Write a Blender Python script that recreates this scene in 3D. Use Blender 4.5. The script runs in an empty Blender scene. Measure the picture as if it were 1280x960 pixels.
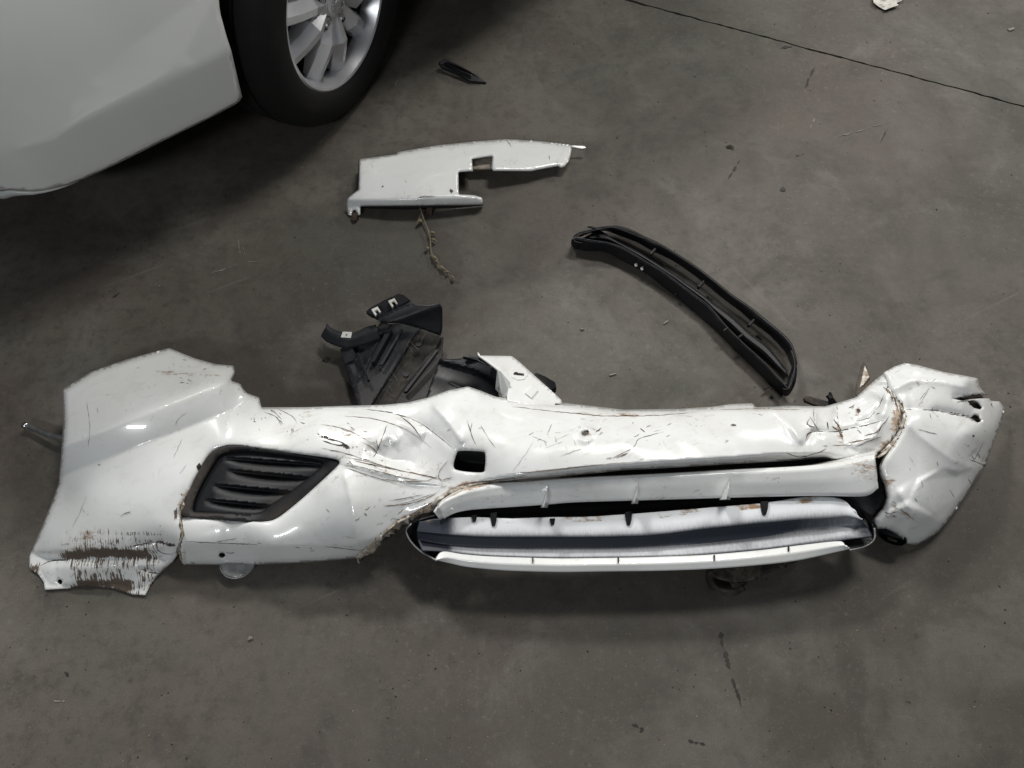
import bpy, bmesh, math, random
import numpy as np
from mathutils import Vector, Matrix
from mathutils.geometry import delaunay_2d_cdt

random.seed(7); rng = np.random.default_rng(11)
scn = bpy.context.scene
R = math.radians

# ------------------------------------------------------------------ camera
CAM_H, PITCH, FPX = 1.5, R(62), 967.0          # eye height, degrees below the horizon, focal length in photo pixels
cd = bpy.data.cameras.new('camera'); cam = bpy.data.objects.new('camera', cd)
scn.collection.objects.link(cam); scn.camera = cam
cam.location = (0, 0, CAM_H); cam.rotation_euler = (R(90) - PITCH, 0, 0)
cd.sensor_fit = 'HORIZONTAL'; cd.sensor_width = 36; cd.lens = 36 * FPX / 1280
cd.clip_start = .05; cd.clip_end = 60

# ------------------------------------------------------------------ world, lamps, exposure
wd = bpy.data.worlds.new('World'); scn.world = wd; wd.use_nodes = True
bgn = wd.node_tree.nodes['Background']
bgn.inputs[0].default_value = (.52, .55, .6, 1); bgn.inputs[1].default_value = .13

def area(name, loc, aim, sx, sy, watt, col=(1, .97, .92)):
    l = bpy.data.lights.new(name, 'AREA'); l.shape = 'RECTANGLE'; l.size = sx; l.size_y = sy
    l.energy = watt; l.color = col
    o = bpy.data.objects.new(name, l); scn.collection.objects.link(o); o.location = loc
    o.rotation_euler = (Vector(aim) - Vector(loc)).to_track_quat('-Z', 'Y').to_euler()
    return o
area('ceiling_lamp', (4.3, 5.4, 4.0), (.4, .9, 0), 1.5, .6, 112)                       # low, far right: long soft shadows to the lower left
area('ceiling_lamp.001', (-2.2, 4.8, 4.2), (.1, .9, 0), 1.2, .5, 210, (1, .98, .95))    # beyond the car
area('ceiling_lamp.002', (1.15, 2.75, 4.1), (.1, .9, 0), 1.3, .4, 80)                     # overhead row
area('fill_lamp', (-1.2, -2.6, 3.4), (-.6, 1.0, 0), 1.2, .3, 42, (.95, .98, 1))   # added fill behind the camera, brightens the faces turned to it

vs = scn.view_settings; vs.view_transform = 'Standard'; vs.look = 'None'; vs.exposure = .13; vs.gamma = 1
vs.use_curve_mapping = False

# ------------------------------------------------------------------ helpers
FW = np.array([0, math.cos(PITCH), -math.sin(PITCH)]); UP = np.array([0, math.sin(PITCH), math.cos(PITCH)])

def W(u, v, z):
    """the place on the level z that the photograph shows at pixel (u, v)"""
    u, v, z = np.broadcast_arrays(np.asarray(u, float), np.asarray(v, float), np.asarray(z, float))
    d = np.stack([(u - 640) / FPX, FW[1] - (v - 480) / FPX * UP[1], FW[2] - (v - 480) / FPX * UP[2]], -1)
    t = (z - CAM_H) / d[..., 2]
    return d * t[..., None] + np.array([0, 0, CAM_H])

def w1(u, v, z): return Vector(W(u, v, z).tolist())

def poly_inside(P, poly):
    poly = np.asarray(poly, float); x, y = P[:, 0], P[:, 1]; ins = np.zeros(len(P), bool)
    for (x0, y0), (x1, y1) in zip(poly, np.roll(poly, -1, 0)):
        c = ((y0 > y) != (y1 > y)); ins ^= c & (x < (x1 - x0) * (y - y0) / (y1 - y0 + 1e-12) + x0)
    return ins

def poly_dist(P, poly, closed=False):
    """distance, side sign, running parameter 0..1 of the nearest point of a polyline"""
    poly = np.asarray(poly, float)
    if closed: poly = np.vstack([poly, poly[:1]])
    seg = np.diff(poly, axis=0); L = np.hypot(*seg.T); cum = np.concatenate([[0], np.cumsum(L)])
    best = np.full(len(P), 1e9); sgn = np.zeros(len(P)); par = np.zeros(len(P))
    for i, (a, s, l) in enumerate(zip(poly[:-1], seg, L)):
        if l < 1e-9: continue
        q = P - a; t = np.clip((q @ s) / l ** 2, 0, 1); dv = q - t[:, None] * s
        d = np.hypot(*dv.T); m = d < best
        best[m] = d[m]; sgn[m] = np.sign(s[0] * q[m, 1] - s[1] * q[m, 0]); par[m] = (cum[i] + t[m] * l) / cum[-1]
    return best, sgn, par

def resample(poly, step, closed=False):
    poly = np.asarray(poly, float)
    if closed: poly = np.vstack([poly, poly[:1]])
    L = np.hypot(*np.diff(poly, axis=0)[:, :2].T); cum = np.concatenate([[0], np.cumsum(L)])
    n = max(2, int(round(cum[-1] / step)) + 1); s = np.linspace(0, cum[-1], n)
    out = np.stack([np.interp(s, cum, poly[:, k]) for k in range(poly.shape[1])], -1)
    return out[:-1] if closed else out

def smooth_poly(poly, n=8, closed=False):
    """Catmull-Rom through the points"""
    P = np.asarray(poly, float)
    if closed: Q = np.vstack([P[-1:], P, P[:2]])
    else: Q = np.vstack([2 * P[:1] - P[1:2], P, 2 * P[-1:] - P[-2:-1]])
    out = []
    for i in range(1, len(Q) - 2):
        p0, p1, p2, p3 = Q[i - 1:i + 3]
        for t in np.linspace(0, 1, n, endpoint=False):
            out.append(.5 * (2 * p1 + (p2 - p0) * t + (2 * p0 - 5 * p1 + 4 * p2 - p3) * t * t + (3 * p1 - p0 - 3 * p2 + p3) * t ** 3))
    if not closed: out.append(P[-1])
    return np.array(out)

def sstep(a, b, x):
    t = np.clip((x - a) / (b - a), 0, 1); return t * t * (3 - 2 * t)

_lat = rng.random((256, 256))
def vnoise(x, y):
    xi = np.floor(x).astype(int); yi = np.floor(y).astype(int); fx = x - xi; fy = y - yi
    fx = fx * fx * (3 - 2 * fx); fy = fy * fy * (3 - 2 * fy)
    g = lambda a, b: _lat[a % 256, b % 256]
    return (g(xi, yi) * (1 - fx) + g(xi + 1, yi) * fx) * (1 - fy) + (g(xi, yi + 1) * (1 - fx) + g(xi + 1, yi + 1) * fx) * fy

def ridged(P, sc, ang=0, stretch=1, off=0):
    c, s = math.cos(ang), math.sin(ang)
    x = (P[:, 0] * c + P[:, 1] * s) / (sc * stretch) + off; y = (-P[:, 0] * s + P[:, 1] * c) / sc + off * 1.7
    return 1 - np.abs(2 * vnoise(x, y) - 1)

def make_facets(box, n, seed, amp):
    """piecewise flat random folding: crushed plastic sheet breaks into facets"""
    r = np.random.default_rng(seed); x0, y0, x1, y1 = box
    p = np.vstack([r.uniform((x0, y0), (x1, y1), (n, 2)), [(x0, y0), (x1, y0), (x0, y1), (x1, y1)]]); h = r.uniform(-amp, amp, len(p)); h[-4:] = 0
    vo, _, fo, _, _, _ = delaunay_2d_cdt([Vector(q) for q in p.tolist()], [], [], 0, 1e-6)
    V = np.array([tuple(v) for v in vo]); F = [tuple(f) for f in fo]
    hh = np.array([h[np.argmin(((p - v) ** 2).sum(1))] for v in V])
    def f(P):
        z = np.zeros(len(P))
        for a, b, c in F:
            A, B, C = V[a], V[b], V[c]; d = (B[1] - C[1]) * (A[0] - C[0]) + (C[0] - B[0]) * (A[1] - C[1])
            l0 = ((B[1] - C[1]) * (P[:, 0] - C[0]) + (C[0] - B[0]) * (P[:, 1] - C[1])) / d; l1 = ((C[1] - A[1]) * (P[:, 0] - C[0]) + (A[0] - C[0]) * (P[:, 1] - C[1])) / d; l2 = 1 - l0 - l1
            m = (l0 >= 0) & (l1 >= 0) & (l2 >= 0); z[m] = (l0 * hh[a] + l1 * hh[b] + l2 * hh[c])[m]
        return z
    return f

class TPS:
    def __init__(self, pts, lam=1e-4):
        p = np.asarray(pts, float); self.c = p[:, :2] / 100; n = len(p)
        K = self._k(self.c) + lam * np.eye(n); Q = np.hstack([np.ones((n, 1)), self.c])
        A = np.block([[K, Q], [Q.T, np.zeros((3, 3))]])
        self.w = np.linalg.solve(A, np.concatenate([p[:, 2], np.zeros(3)]))
    def _k(self, X):
        r2 = ((X[:, None] - self.c[None]) ** 2).sum(-1); return .5 * r2 * np.log(r2 + 1e-12)
    def __call__(self, P):
        X = np.asarray(P, float) / 100
        return self._k(X) @ self.w[:-3] + self.w[-3] + X @ self.w[-2:]

def empty(name, loc, label=None, cat=None, group=None, rz=0):
    o = bpy.data.objects.new(name, None); scn.collection.objects.link(o); o.location = loc; o.rotation_euler = (0, 0, rz)
    o.empty_display_size = .05
    tag(o, label, cat, group); return o

def tag(o, label=None, cat=None, group=None, kind=None):
    for k, val in (('label', label), ('category', cat), ('group', group), ('kind', kind)):
        if val: o[k] = val
    return o

def root_loc(p):
    v = Vector((0, 0, 0))
    while p is not None: v += p.location; p = p.parent
    return v

def mesh_obj(name, verts, faces, mat, parent=None, smooth=True, attrs=None, solid=0, offset=-1, world=True, angle=None):
    verts = np.asarray(verts, float)
    if parent is not None and world: verts = verts - np.array(root_loc(parent))
    me = bpy.data.meshes.new(name); me.from_pydata(verts.tolist(), [], [tuple(int(i) for i in f) for f in faces])
    me.validate(); me.update()
    if smooth: me.polygons.foreach_set('use_smooth', [True] * len(me.polygons))
    if angle is not None and smooth: me.set_sharp_from_angle(angle=R(angle))
    if attrs:
        for k, a in attrs.items():
            if len(a) != len(me.vertices): continue
            at = me.attributes.new(k, 'FLOAT', 'POINT'); at.data.foreach_set('value', np.asarray(a, np.float32))
    me.materials.append(mat)
    o = bpy.data.objects.new(name, me); scn.collection.objects.link(o); o.parent = parent
    if solid:
        m = o.modifiers.new('thickness', 'SOLIDIFY'); m.thickness = solid; m.offset = offset
    return o

def sheet2d(outline, step, holes=(), jitter=.18):
    """triangulated inside of an outline, in the outline's own plane"""
    B = resample(outline, step, True); E = []; pts = [B]
    E += [(i, (i + 1) % len(B)) for i in range(len(B))]
    n = len(B)
    for h in holes:
        hb = resample(h, step * .8, True); pts.append(hb); E += [(n + i, n + (i + 1) % len(hb)) for i in range(len(hb))]; n += len(hb)
    lo, hi = B.min(0), B.max(0)
    g = np.stack(np.meshgrid(np.arange(lo[0], hi[0], step), np.arange(lo[1], hi[1], step * .87), indexing='ij'), -1)
    g[:, ::2, 0] += step / 2
    g = g.reshape(-1, 2); g = g + rng.uniform(-jitter, jitter, g.shape) * step
    ok = poly_inside(g, B) & (poly_dist(g, B, True)[0] > step * .55)
    for h in holes: ok &= ~poly_inside(g, h) & (poly_dist(g, h, True)[0] > step * .55)
    pts.append(g[ok]); P = np.vstack(pts)
    vo, _, fo, *_ = delaunay_2d_cdt([Vector(p) for p in P.tolist()], E, [], 0, 1e-6)
    V = np.array([tuple(v) for v in vo]); F = np.array([tuple(f) for f in fo if len(f) == 3])
    c = V[F].mean(1); k = poly_inside(c, B)
    for h in holes: k &= ~poly_inside(c, h)
    F = F[k]
    a, b, cc = V[F[:, 0]], V[F[:, 1]], V[F[:, 2]]
    cr = (b[:, 0] - a[:, 0]) * (cc[:, 1] - a[:, 1]) - (b[:, 1] - a[:, 1]) * (cc[:, 0] - a[:, 0])
    F[cr > 0] = F[cr > 0][:, ::-1]              # pixel rows run down, so this turns faces up
    return V, F

def sheet(name, outline, zf, mat, parent, step=3, holes=(), solid=.003, attrs=None, roll=None, angle=None, kind_map=None):
    V, F = sheet2d(outline, step, holes)
    z = zf(V) if callable(zf) else np.full(len(V), float(zf))
    if roll:
        d = poly_dist(V, outline, True)[0]; z = z - roll[0] * np.clip(1 - d / roll[1], 0, 1) ** 2
    at = {k: f(V) for k, f in (attrs or {}).items()}
    return mesh_obj(name, W(V[:, 0], V[:, 1], z), F, mat, parent, attrs=at, solid=solid, angle=angle)

def loft(name, rails, mat, parent, nu=60, nv=4, solid=.003, attr_t=None, wobble=None, angle=None, closed=False, smooth_rails=True):
    """skin across several rails; each rail = (pixel polyline, height or list of heights)"""
    RR = []
    for pl, z in rails:
        pl = np.asarray(pl, float)
        zz = np.interp(np.linspace(0, 1, len(pl)), np.linspace(0, 1, len(np.atleast_1d(z))), np.atleast_1d(z))
        r = np.hstack([pl, zz[:, None]])
        if smooth_rails: r = smooth_poly(r, 6, closed)
        if closed: r = np.vstack([r, r[:1]])
        L = np.hypot(*np.diff(r, axis=0)[:, :2].T); cum = np.concatenate([[0], np.cumsum(L)]); s = np.linspace(0, cum[-1], nu)
        RR.append(np.stack([np.interp(s, cum, r[:, k]) for k in range(3)], -1))
    RR = np.array(RR)                                   # rails x nu x 3
    rows = []; ts = []
    for i in range(len(RR) - 1):
        for t in np.linspace(0, 1, nv, endpoint=False): rows.append(RR[i] * (1 - t) + RR[i + 1] * t); ts.append(i + t)
    rows.append(RR[-1]); ts.append(len(RR) - 1.)
    G = np.array(rows); n, m = G.shape[:2]
    P = G.reshape(-1, 3)
    if wobble: P[:, 2] += wobble(P[:, :2])
    T = np.repeat(np.array(ts), m)
    F = [(i * m + j, (i + 1) * m + j, (i + 1) * m + j + 1, i * m + j + 1) for i in range(n - 1) for j in range(m - 1)]
    at = {k: f(T, P) for k, f in (attr_t or {}).items()}
    return mesh_obj(name, W(P[:, 0], P[:, 1], P[:, 2]), F, mat, parent, attrs=at, solid=solid, angle=angle)

def tube(name, pts, rad, mat, parent=None, seg=8, closed=False, rads=None):
    P = [Vector(p) for p in pts]; n = len(P); V = []; F = []
    up = Vector((.13, .21, 1)).normalized()
    for i, p in enumerate(P):
        a = P[(i - 1) % n] if (closed or i > 0) else p; b = P[(i + 1) % n] if (closed or i < n - 1) else p
        t = (b - a).normalized(); x = t.cross(up).normalized(); y = x.cross(t)
        r = rads[i] if rads is not None else rad
        for k in range(seg):
            an = 2 * math.pi * k / seg; V.append(p + (x * math.cos(an) + y * math.sin(an)) * r)
    for i in range(n if closed else n - 1):
        for k in range(seg):
            j = (i + 1) % n; F.append((i * seg + k, i * seg + (k + 1) % seg, j * seg + (k + 1) % seg, j * seg + k))
    if not closed: F += [tuple(range(seg))[::-1], tuple((n - 1) * seg + k for k in range(seg))]
    return mesh_obj(name, [tuple(v) for v in V], F, mat, parent)

def prism(name, poly_px, z, h, mat, parent, bevel=.0015, tilt=None):
    """a plate: pixel outline at level z (or one level per corner), h thick downwards"""
    z = np.broadcast_to(np.asarray(z, float), (len(poly_px),)); p = np.asarray(poly_px, float)
    top = W(p[:, 0], p[:, 1], z); bot = top - np.array([0, 0, h]); n = len(p)
    area2 = sum(top[i][0] * top[(i + 1) % n][1] - top[(i + 1) % n][0] * top[i][1] for i in range(n))
    o = list(range(n)) if area2 > 0 else list(range(n))[::-1]
    F = [tuple(o), tuple(n + i for i in o[::-1])] + [(o[i], n + o[i], n + o[(i + 1) % n], o[(i + 1) % n]) for i in range(n)]
    ob = mesh_obj(name, np.vstack([top, bot]), F, mat, parent, smooth=False)
    if bevel:
        b = ob.modifiers.new('bevel', 'BEVEL'); b.width = bevel; b.segments = 2; b.limit_method = 'ANGLE'
    return ob

def lathe(profile, seg=64):
    """profile of (axial, radius) spun about local X"""
    V = []; F = []; n = len(profile)
    for k in range(seg):
        a = 2 * math.pi * k / seg
        for x, r in profile: V.append((x, r * math.sin(a), r * math.cos(a)))
    for k in range(seg):
        for i in range(n - 1):
            a, b = k * n + i, ((k + 1) % seg) * n + i; F.append((a, b, b + 1, a + 1))
    return V, F

# ------------------------------------------------------------------ materials
class NT:
    def __init__(self, name):
        self.m = bpy.data.materials.new(name); self.m.use_nodes = True; self.t = self.m.node_tree
        self.b = self.t.nodes['Principled BSDF']
        self.co = self.n('ShaderNodeTexCoord').outputs['Object']
    def n(self, typ, **kw):
        nd = self.t.nodes.new(typ)
        for k, val in kw.items(): setattr(nd, k, val)
        return nd
    def link(self, a, b): self.t.links.new(a, b)
    def put(self, sock, val):
        if hasattr(val, 'is_output'): self.link(val, sock)
        else:
            if isinstance(val, (tuple, list)) and len(val) == 3 and sock.type == 'RGBA': val = (*val, 1)
            sock.default_value = val
    def math(self, op, a, b=0., c=0., clamp=False):
        nd = self.n('ShaderNodeMath', operation=op, use_clamp=clamp)
        self.put(nd.inputs[0], a); self.put(nd.inputs[1], b); self.put(nd.inputs[2], c); return nd.outputs[0]
    def noise(self, scale, detail=3, rough=.55, stretch=None, dist=0, rot=0, off=None):
        co = self.co
        if stretch or rot or off:
            mp = self.n('ShaderNodeMapping', vector_type='TEXTURE'); self.link(co, mp.inputs[0]); mp.inputs['Rotation'].default_value = (0, 0, rot)
            mp.inputs['Scale'].default_value = tuple(1 / k for k in (stretch or (1, 1, 1))); mp.inputs['Location'].default_value = off or (0, 0, 0); co = mp.outputs[0]
        nd = self.n('ShaderNodeTexNoise'); self.link(co, nd.inputs['Vector'])
        nd.inputs['Scale'].default_value = scale; nd.inputs['Detail'].default_value = detail
        nd.inputs['Roughness'].default_value = rough; nd.inputs['Distortion'].default_value = dist
        return nd.outputs[0]
    def range(self, x, a, b, c=0., d=1.):
        nd = self.n('ShaderNodeMapRange', interpolation_type='SMOOTHSTEP'); self.put(nd.inputs[0], x)
        for i, val in enumerate((a, b, c, d)): self.put(nd.inputs[1 + i], val)
        return nd.outputs[0]
    def mix(self, f, a, b):
        nd = self.n('ShaderNodeMix', data_type='RGBA'); self.put(nd.inputs[0], f); self.put(nd.inputs[6], a); self.put(nd.inputs[7], b)
        return nd.outputs[2]
    def mixf(self, f, a, b):
        nd = self.n('ShaderNodeMix', data_type='FLOAT'); self.put(nd.inputs[0], f); self.put(nd.inputs[2], a); self.put(nd.inputs[3], b)
        return nd.outputs[0]
    def attr(self, name): return self.n('ShaderNodeAttribute', attribute_name=name).outputs['Fac']
    def bump(self, h, strength, dist=.002):
        nd = self.n('ShaderNodeBump'); nd.inputs['Strength'].default_value = strength; nd.inputs['Distance'].default_value = dist
        self.link(h, nd.inputs['Height']); self.link(nd.outputs[0], self.b.inputs['Normal'])
    def out(self, col, rough, metal=0., spec=.5, coat=0., coat_r=.05):
        self.put(self.b.inputs['Base Color'], col); self.put(self.b.inputs['Roughness'], rough)
        self.put(self.b.inputs['Metallic'], metal); self.put(self.b.inputs['Specular IOR Level'], spec)
        self.put(self.b.inputs['Coat Weight'], coat); self.put(self.b.inputs['Coat Roughness'], coat_r)
        return self.m

def mat_paint():
    t = NT('white_paint_worn')
    cloud = t.noise(6, 4, .6); fine = t.noise(90, 3, .6)
    base = t.mix(t.range(cloud, .35, .75), (.84, .855, .85), (.79, .80, .78))
    grime = t.math('MULTIPLY', t.range(t.noise(24, 6, .7), .52, .78), .26)
    grime = t.math('ADD', grime, t.math('MULTIPLY', t.attr('scuff'), t.math('MULTIPLY', t.range(t.noise(34, 5, .7, off=(4, 2, 0), stretch=(.5, 1, 1), rot=.3), .5, .72), .3)))
    base = t.mix(grime, base, (.46, .43, .38))
    # thin dark scuffs, only where the skin was dragged
    sc = t.noise(150, 2, .5, stretch=(.14, 1, 1), rot=.5, dist=.4)
    sc2 = t.noise(170, 2, .5, stretch=(1, .16, 1), rot=.3, dist=.4)
    gate = t.range(t.noise(13, 3, .6), .5, .66)
    sv = t.math('MULTIPLY', t.math('MAXIMUM', t.range(sc, .63, .70), t.range(sc2, .64, .71)), t.math('MULTIPLY', t.math('MULTIPLY', gate, t.attr('scuff')), .8))
    base = t.mix(sv, base, (.13, .11, .095))
    # orange-brown road dirt rubbed into the folds
    rv = t.math('ADD', t.math('MULTIPLY', t.attr('rust'), .95), t.math('MULTIPLY', t.math('SUBTRACT', t.noise(120, 7, .75, stretch=(.4, 1, 1)), .5), 2.0))
    rm = t.math('MULTIPLY', t.range(rv, .36, .80), .9)
    base = t.mix(rm, base, t.mix(t.range(fine, .3, .7), (.16, .085, .042), (.46, .33, .21)))
    # caked mud scraped into vertical streaks
    st = t.noise(460, 4, .6, stretch=(1, .055, .055)); st2 = t.noise(60, 5, .7, off=(3, 1, 0))
    mv = t.math('ADD', t.attr('mud'), t.math('ADD', t.math('MULTIPLY', t.math('SUBTRACT', st, .5), 1.55), t.math('MULTIPLY', t.math('SUBTRACT', st2, .5), 1.1)))
    mm = t.range(mv, .47, .60)
    base = t.mix(mm, base, t.mix(fine, (.075, .055, .04), (.15, .118, .09)))
    # black plastic showing where the paint is gone
    bare = t.range(t.math('ADD', t.attr('bare'), t.math('MULTIPLY', t.math('SUBTRACT', t.noise(90, 6, .75), .5), 1.6)), .46, .56)
    base = t.mix(bare, base, t.mix(fine, (.03, .026, .022), (.10, .075, .055)))
    dirty = t.math('MAXIMUM', t.math('MAXIMUM', mm, rm), bare)
    rough = t.mixf(dirty, t.mixf(t.range(cloud, .3, .8), .2, .34), .8)
    hh = t.math('ADD', t.math('MULTIPLY', mm, .6), t.math('MULTIPLY', t.noise(120, 3, .5), .02))
    t.bump(hh, .35, .0018)
    return t.out(base, rough, 0, .5, t.mixf(dirty, .8, 0), .03)

def mat_overspray():
    t = NT('overspray_plastic')
    k = t.noise(330, 4, .65, stretch=(1, .25, .25)); c = t.noise(7, 4, .6)
    s = t.math('ADD', t.attr('spray'), t.math('ADD', t.math('MULTIPLY', t.math('SUBTRACT', k, .5), .26), t.math('MULTIPLY', t.math('SUBTRACT', c, .5), .3)))
    s = t.range(s, .12, .9)
    base = t.mix(s, (.76, .785, .81), (.030, .036, .050))
    rv = t.range(t.math('ADD', t.attr('rust'), t.math('MULTIPLY', t.math('SUBTRACT', t.noise(70, 6, .7, stretch=(.4, 1, 1)), .5), 1.5)), .42, .7)
    base = t.mix(rv, base, (.28, .18, .10))
    t.bump(t.noise(160, 3, .6), .08, .0006)
    return t.out(base, t.mixf(s, .5, .42), 0, .35, 0, .2)

def mat_torn():
    t = NT('torn_dirty_plastic')
    n = t.noise(95, 6, .75, dist=1.0); m = t.noise(40, 5, .7, off=(3, 3, 0))
    c = t.mix(t.range(n, .34, .56), (.16, .115, .078), (.46, .40, .32))
    c = t.mix(t.range(m, .46, .60), c, (.76, .75, .71)); c = t.mix(t.range(t.noise(80, 5, .7, off=(8, 1, 0)), .60, .70), c, (.05, .038, .028))
    t.bump(t.noise(160, 5, .7), .4, .002)
    return t.out(c, .8, 0, .3)

def mat_black(name, base=(.014, .015, .018), dust=(.085, .075, .062), amt=.5, rough=.42, streak=None, thr=(.48, .75)):
    t = NT(name)
    n1 = t.noise(11, 6, .68, dist=.6); n2 = t.noise(130, 3, .6, stretch=streak)
    f = t.math('MULTIPLY', t.range(t.math('ADD', t.math('MULTIPLY', n1, .75), t.math('MULTIPLY', n2, .25)), *thr), amt)
    f = t.math('MAXIMUM', f, t.math('MULTIPLY', t.attr('dust'), t.range(n2, .2, .7, .55, 1.)))
    t.bump(t.noise(300, 2, .5), .15, .0006)
    return t.out(t.mix(f, base, dust), t.mixf(f, rough, .85), 0, .3)

def mat_plain(name, col, rough=.5, metal=0., var=.12, scale=30, spec=.5, coat=0.):
    t = NT(name); n = t.noise(scale, 5, .65)
    c0 = tuple(max(0, c * (1 - var * 1.6)) for c in col)
    t.bump(t.noise(scale * 6, 2, .5), .08, .0006)
    return t.out(t.mix(t.range(n, .3, .7), c0, col), t.mixf(n, rough * .8, min(1, rough * 1.2)), metal, spec, coat)

def mat_floor():
    t = NT('worn_concrete')
    big = t.noise(.9, 5, .6, dist=.3); mid = t.noise(4.2, 6, .66, dist=.5); fine = t.noise(38, 6, .72); grain = t.noise(420, 2, .6)
    base = t.mix(t.range(big, .38, .62), (.070, .0615, .0505), (.122, .110, .0925))
    base = t.mix(t.math('MULTIPLY', t.range(mid, .47, .66), .6), base, (.062, .056, .048))
    base = t.mix(t.math('MULTIPLY', t.range(t.noise(1.9, 4, .6, off=(7, 3, 0)), .47, .66), .5), base, (.108, .086, .072))     # ruddy patches
    base = t.mix(t.math('MULTIPLY', t.range(t.noise(1.5, 4, .6, off=(11, 5, 0)), .50, .64), .55), base, (.088, .092, .073))      # greenish patches
    base = t.mix(t.math('MULTIPLY', t.range(t.noise(3.2, 5, .62, off=(1, 9, 0), dist=.7), .50, .66), .5), base, (.158, .148, .131))   # pale scraped patches
    base = t.mix(t.math('MULTIPLY', t.range(t.noise(7.0, 6, .7, off=(5, 1, 0), dist=.4), .50, .70), .6), base, (.050, .045, .039))
    base = t.mix(t.math('MULTIPLY', t.range(fine, .47, .70), t.range(t.noise(1.3, 4, .6, off=(2, 6, 0)), .35, .65, .22, .6)), base, (.045, .039, .033))
    base = t.mix(t.math('MULTIPLY', t.range(t.noise(17, 6, .75, off=(6, 2, 0)), .49, .70), t.range(t.noise(1.1, 4, .6, off=(8, 8, 0)), .35, .65, .18, .6)), base, (.052, .046, .039))
    base = t.mix(t.math('MULTIPLY', t.range(t.noise(70, 5, .7, off=(2, 2, 0)), .53, .70), t.range(t.noise(2.1, 4, .6, off=(3, 5, 0)), .4, .65, .12, .45)), base, (.175, .163, .146))
    pits = t.math('MULTIPLY', t.range(t.noise(110, 4, .65, off=(4, 8, 0)), .66, .72), t.range(t.noise(4, 3, .6, off=(9, 9, 0)), .46, .62))
    base = t.mix(t.math('MULTIPLY', pits, .6), base, (.026, .023, .020))
    # old tyre and drag scratches
    s1 = t.range(t.noise(34, 2, .5, stretch=(.05, 1, 1), rot=.45, dist=.2), .70, .74); s2 = t.range(t.noise(30, 2, .5, stretch=(.04, 1, 1), rot=-1.0, dist=.2), .71, .75)
    sg = t.math('MULTIPLY', t.math('MAXIMUM', s1, s2), t.range(t.noise(2.2, 3, .5, off=(4, 4, 0)), .45, .65))
    base = t.mix(t.math('MULTIPLY', sg, .35), base, (.2, .19, .18))
    # oil drips and dark pits
    v = t.n('ShaderNodeTexVoronoi', feature='F1'); t.link(t.co, v.inputs['Vector']); v.inputs['Scale'].default_value = 13; v.inputs['Randomness'].default_value = 1
    spot = t.math('ADD', v.outputs['Distance'], t.math('MULTIPLY', t.math('SUBTRACT', t.noise(70, 5, .7), .5), .35))
    sep = t.n('ShaderNodeSeparateColor'); t.link(v.outputs['Color'], sep.inputs[0])
    dk = t.math('MULTIPLY', t.range(spot, .10, -.02), t.range(sep.outputs[0], .80, .84))
    base = t.mix(t.math('MULTIPLY', dk, .62), base, (.022, .019, .017))
    base = t.mix(t.math('MULTIPLY', t.range(grain, .40, .70), .34), base, (.048, .043, .037))
    base = t.mix(t.math('MULTIPLY', t.range(t.noise(260, 2, .5, off=(1, 4, 0)), .64, .72), .4), base, (.20, .185, .165))
    t.bump(t.math('ADD', t.math('MULTIPLY', fine, .7), t.math('MULTIPLY', grain, .3)), .22, .002)
    return t.out(base, t.mixf(t.range(mid, .3, .7), .5, .66), 0, .38)

M_PAINT = mat_paint()
M_SPRAY = mat_overspray()
M_BLACK = mat_black('black_plastic', amt=.35)
M_GLOSSBLK = mat_black('gloss_black_plastic', (.006, .0065, .008), (.04, .037, .033), .25, .36)
M_DUSTBLK = mat_black('dusty_black_plastic', (.014, .015, .018), (.075, .066, .055), .55, .5, thr=(.43, .66))
M_SLATE = mat_black('slate_plastic', (.024, .026, .031), (.075, .07, .062), .6, .5, thr=(.44, .68))
M_DARK = mat_plain('dark_plastic_and_gap_shade', (.008, .008, .009), .7)  # near-black for dark plastic parts and for painted shade in gaps and holes
M_BEZEL = mat_black('dirty_bezel_plastic', (.010, .0105, .012), (.095, .078, .064), .2, .5, thr=(.5, .72))
M_INSERT = mat_black('charcoal_insert', (.010, .0112, .0135), (.07, .058, .046), .2, .5)
M_CAR = mat_plain('car_white_paint', (.80, .815, .79), .22, 0, .02, 4, .5, .8)
M_TRIM = mat_plain('light_grey_trim', (.62, .64, .63), .35, 0, .05, 12, .5, .2)
M_TYRE = mat_black('tyre_rubber', (.006, .006, .006), (.026, .023, .02), .4, .75)
M_SILVER = mat_plain('silver_alloy', (.74, .745, .77), .34, .6, .05, 20)
M_DKALLOY = mat_plain('dark_barrel', (.012, .012, .013), .6, .2)
M_CHROME = mat_plain('chrome', (.62, .63, .64), .16, 1., .05)
M_STEEL = mat_plain('scuffed_metal', (.42, .42, .41), .38, .85, .2, 60)
M_BROWN = mat_plain('rusty_brown_clip', (.075, .042, .028), .7, 0, .4, 120)
M_BEIGE = mat_plain('beige_foam', (.40, .35, .29), .8, 0, .25, 80)
M_MUDDY = mat_black('muddy_plastic', (.026, .024, .022), (.13, .108, .085), .85, .7, thr=(.40, .6))
M_MUDDY2 = mat_black('dust_streaked_plastic', (.018, .0175, .017), (.072, .063, .052), .85, .7, thr=(.40, .62))
M_TWIG = mat_plain('dry_twig', (.28, .24, .165), .8, 0, .35, 90)
M_LEAF = mat_plain('dry_leaf', (.29, .25, .165), .8, 0, .35, 120)
M_PAPER = mat_plain('paper', (.62, .6, .55), .8, 0, .15, 60)
M_LABEL = mat_plain('sticker_white', (.70, .70, .68), .6, 0, .08, 200)
M_TORN = mat_torn()
M_SCRATCH = mat_plain('scratch_dark', (.075, .062, .052), .75, 0, .5, 200)
M_SCUFF = mat_plain('pale_scuff', (.10, .095, .088), .8, 0, .3, 150)
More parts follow.
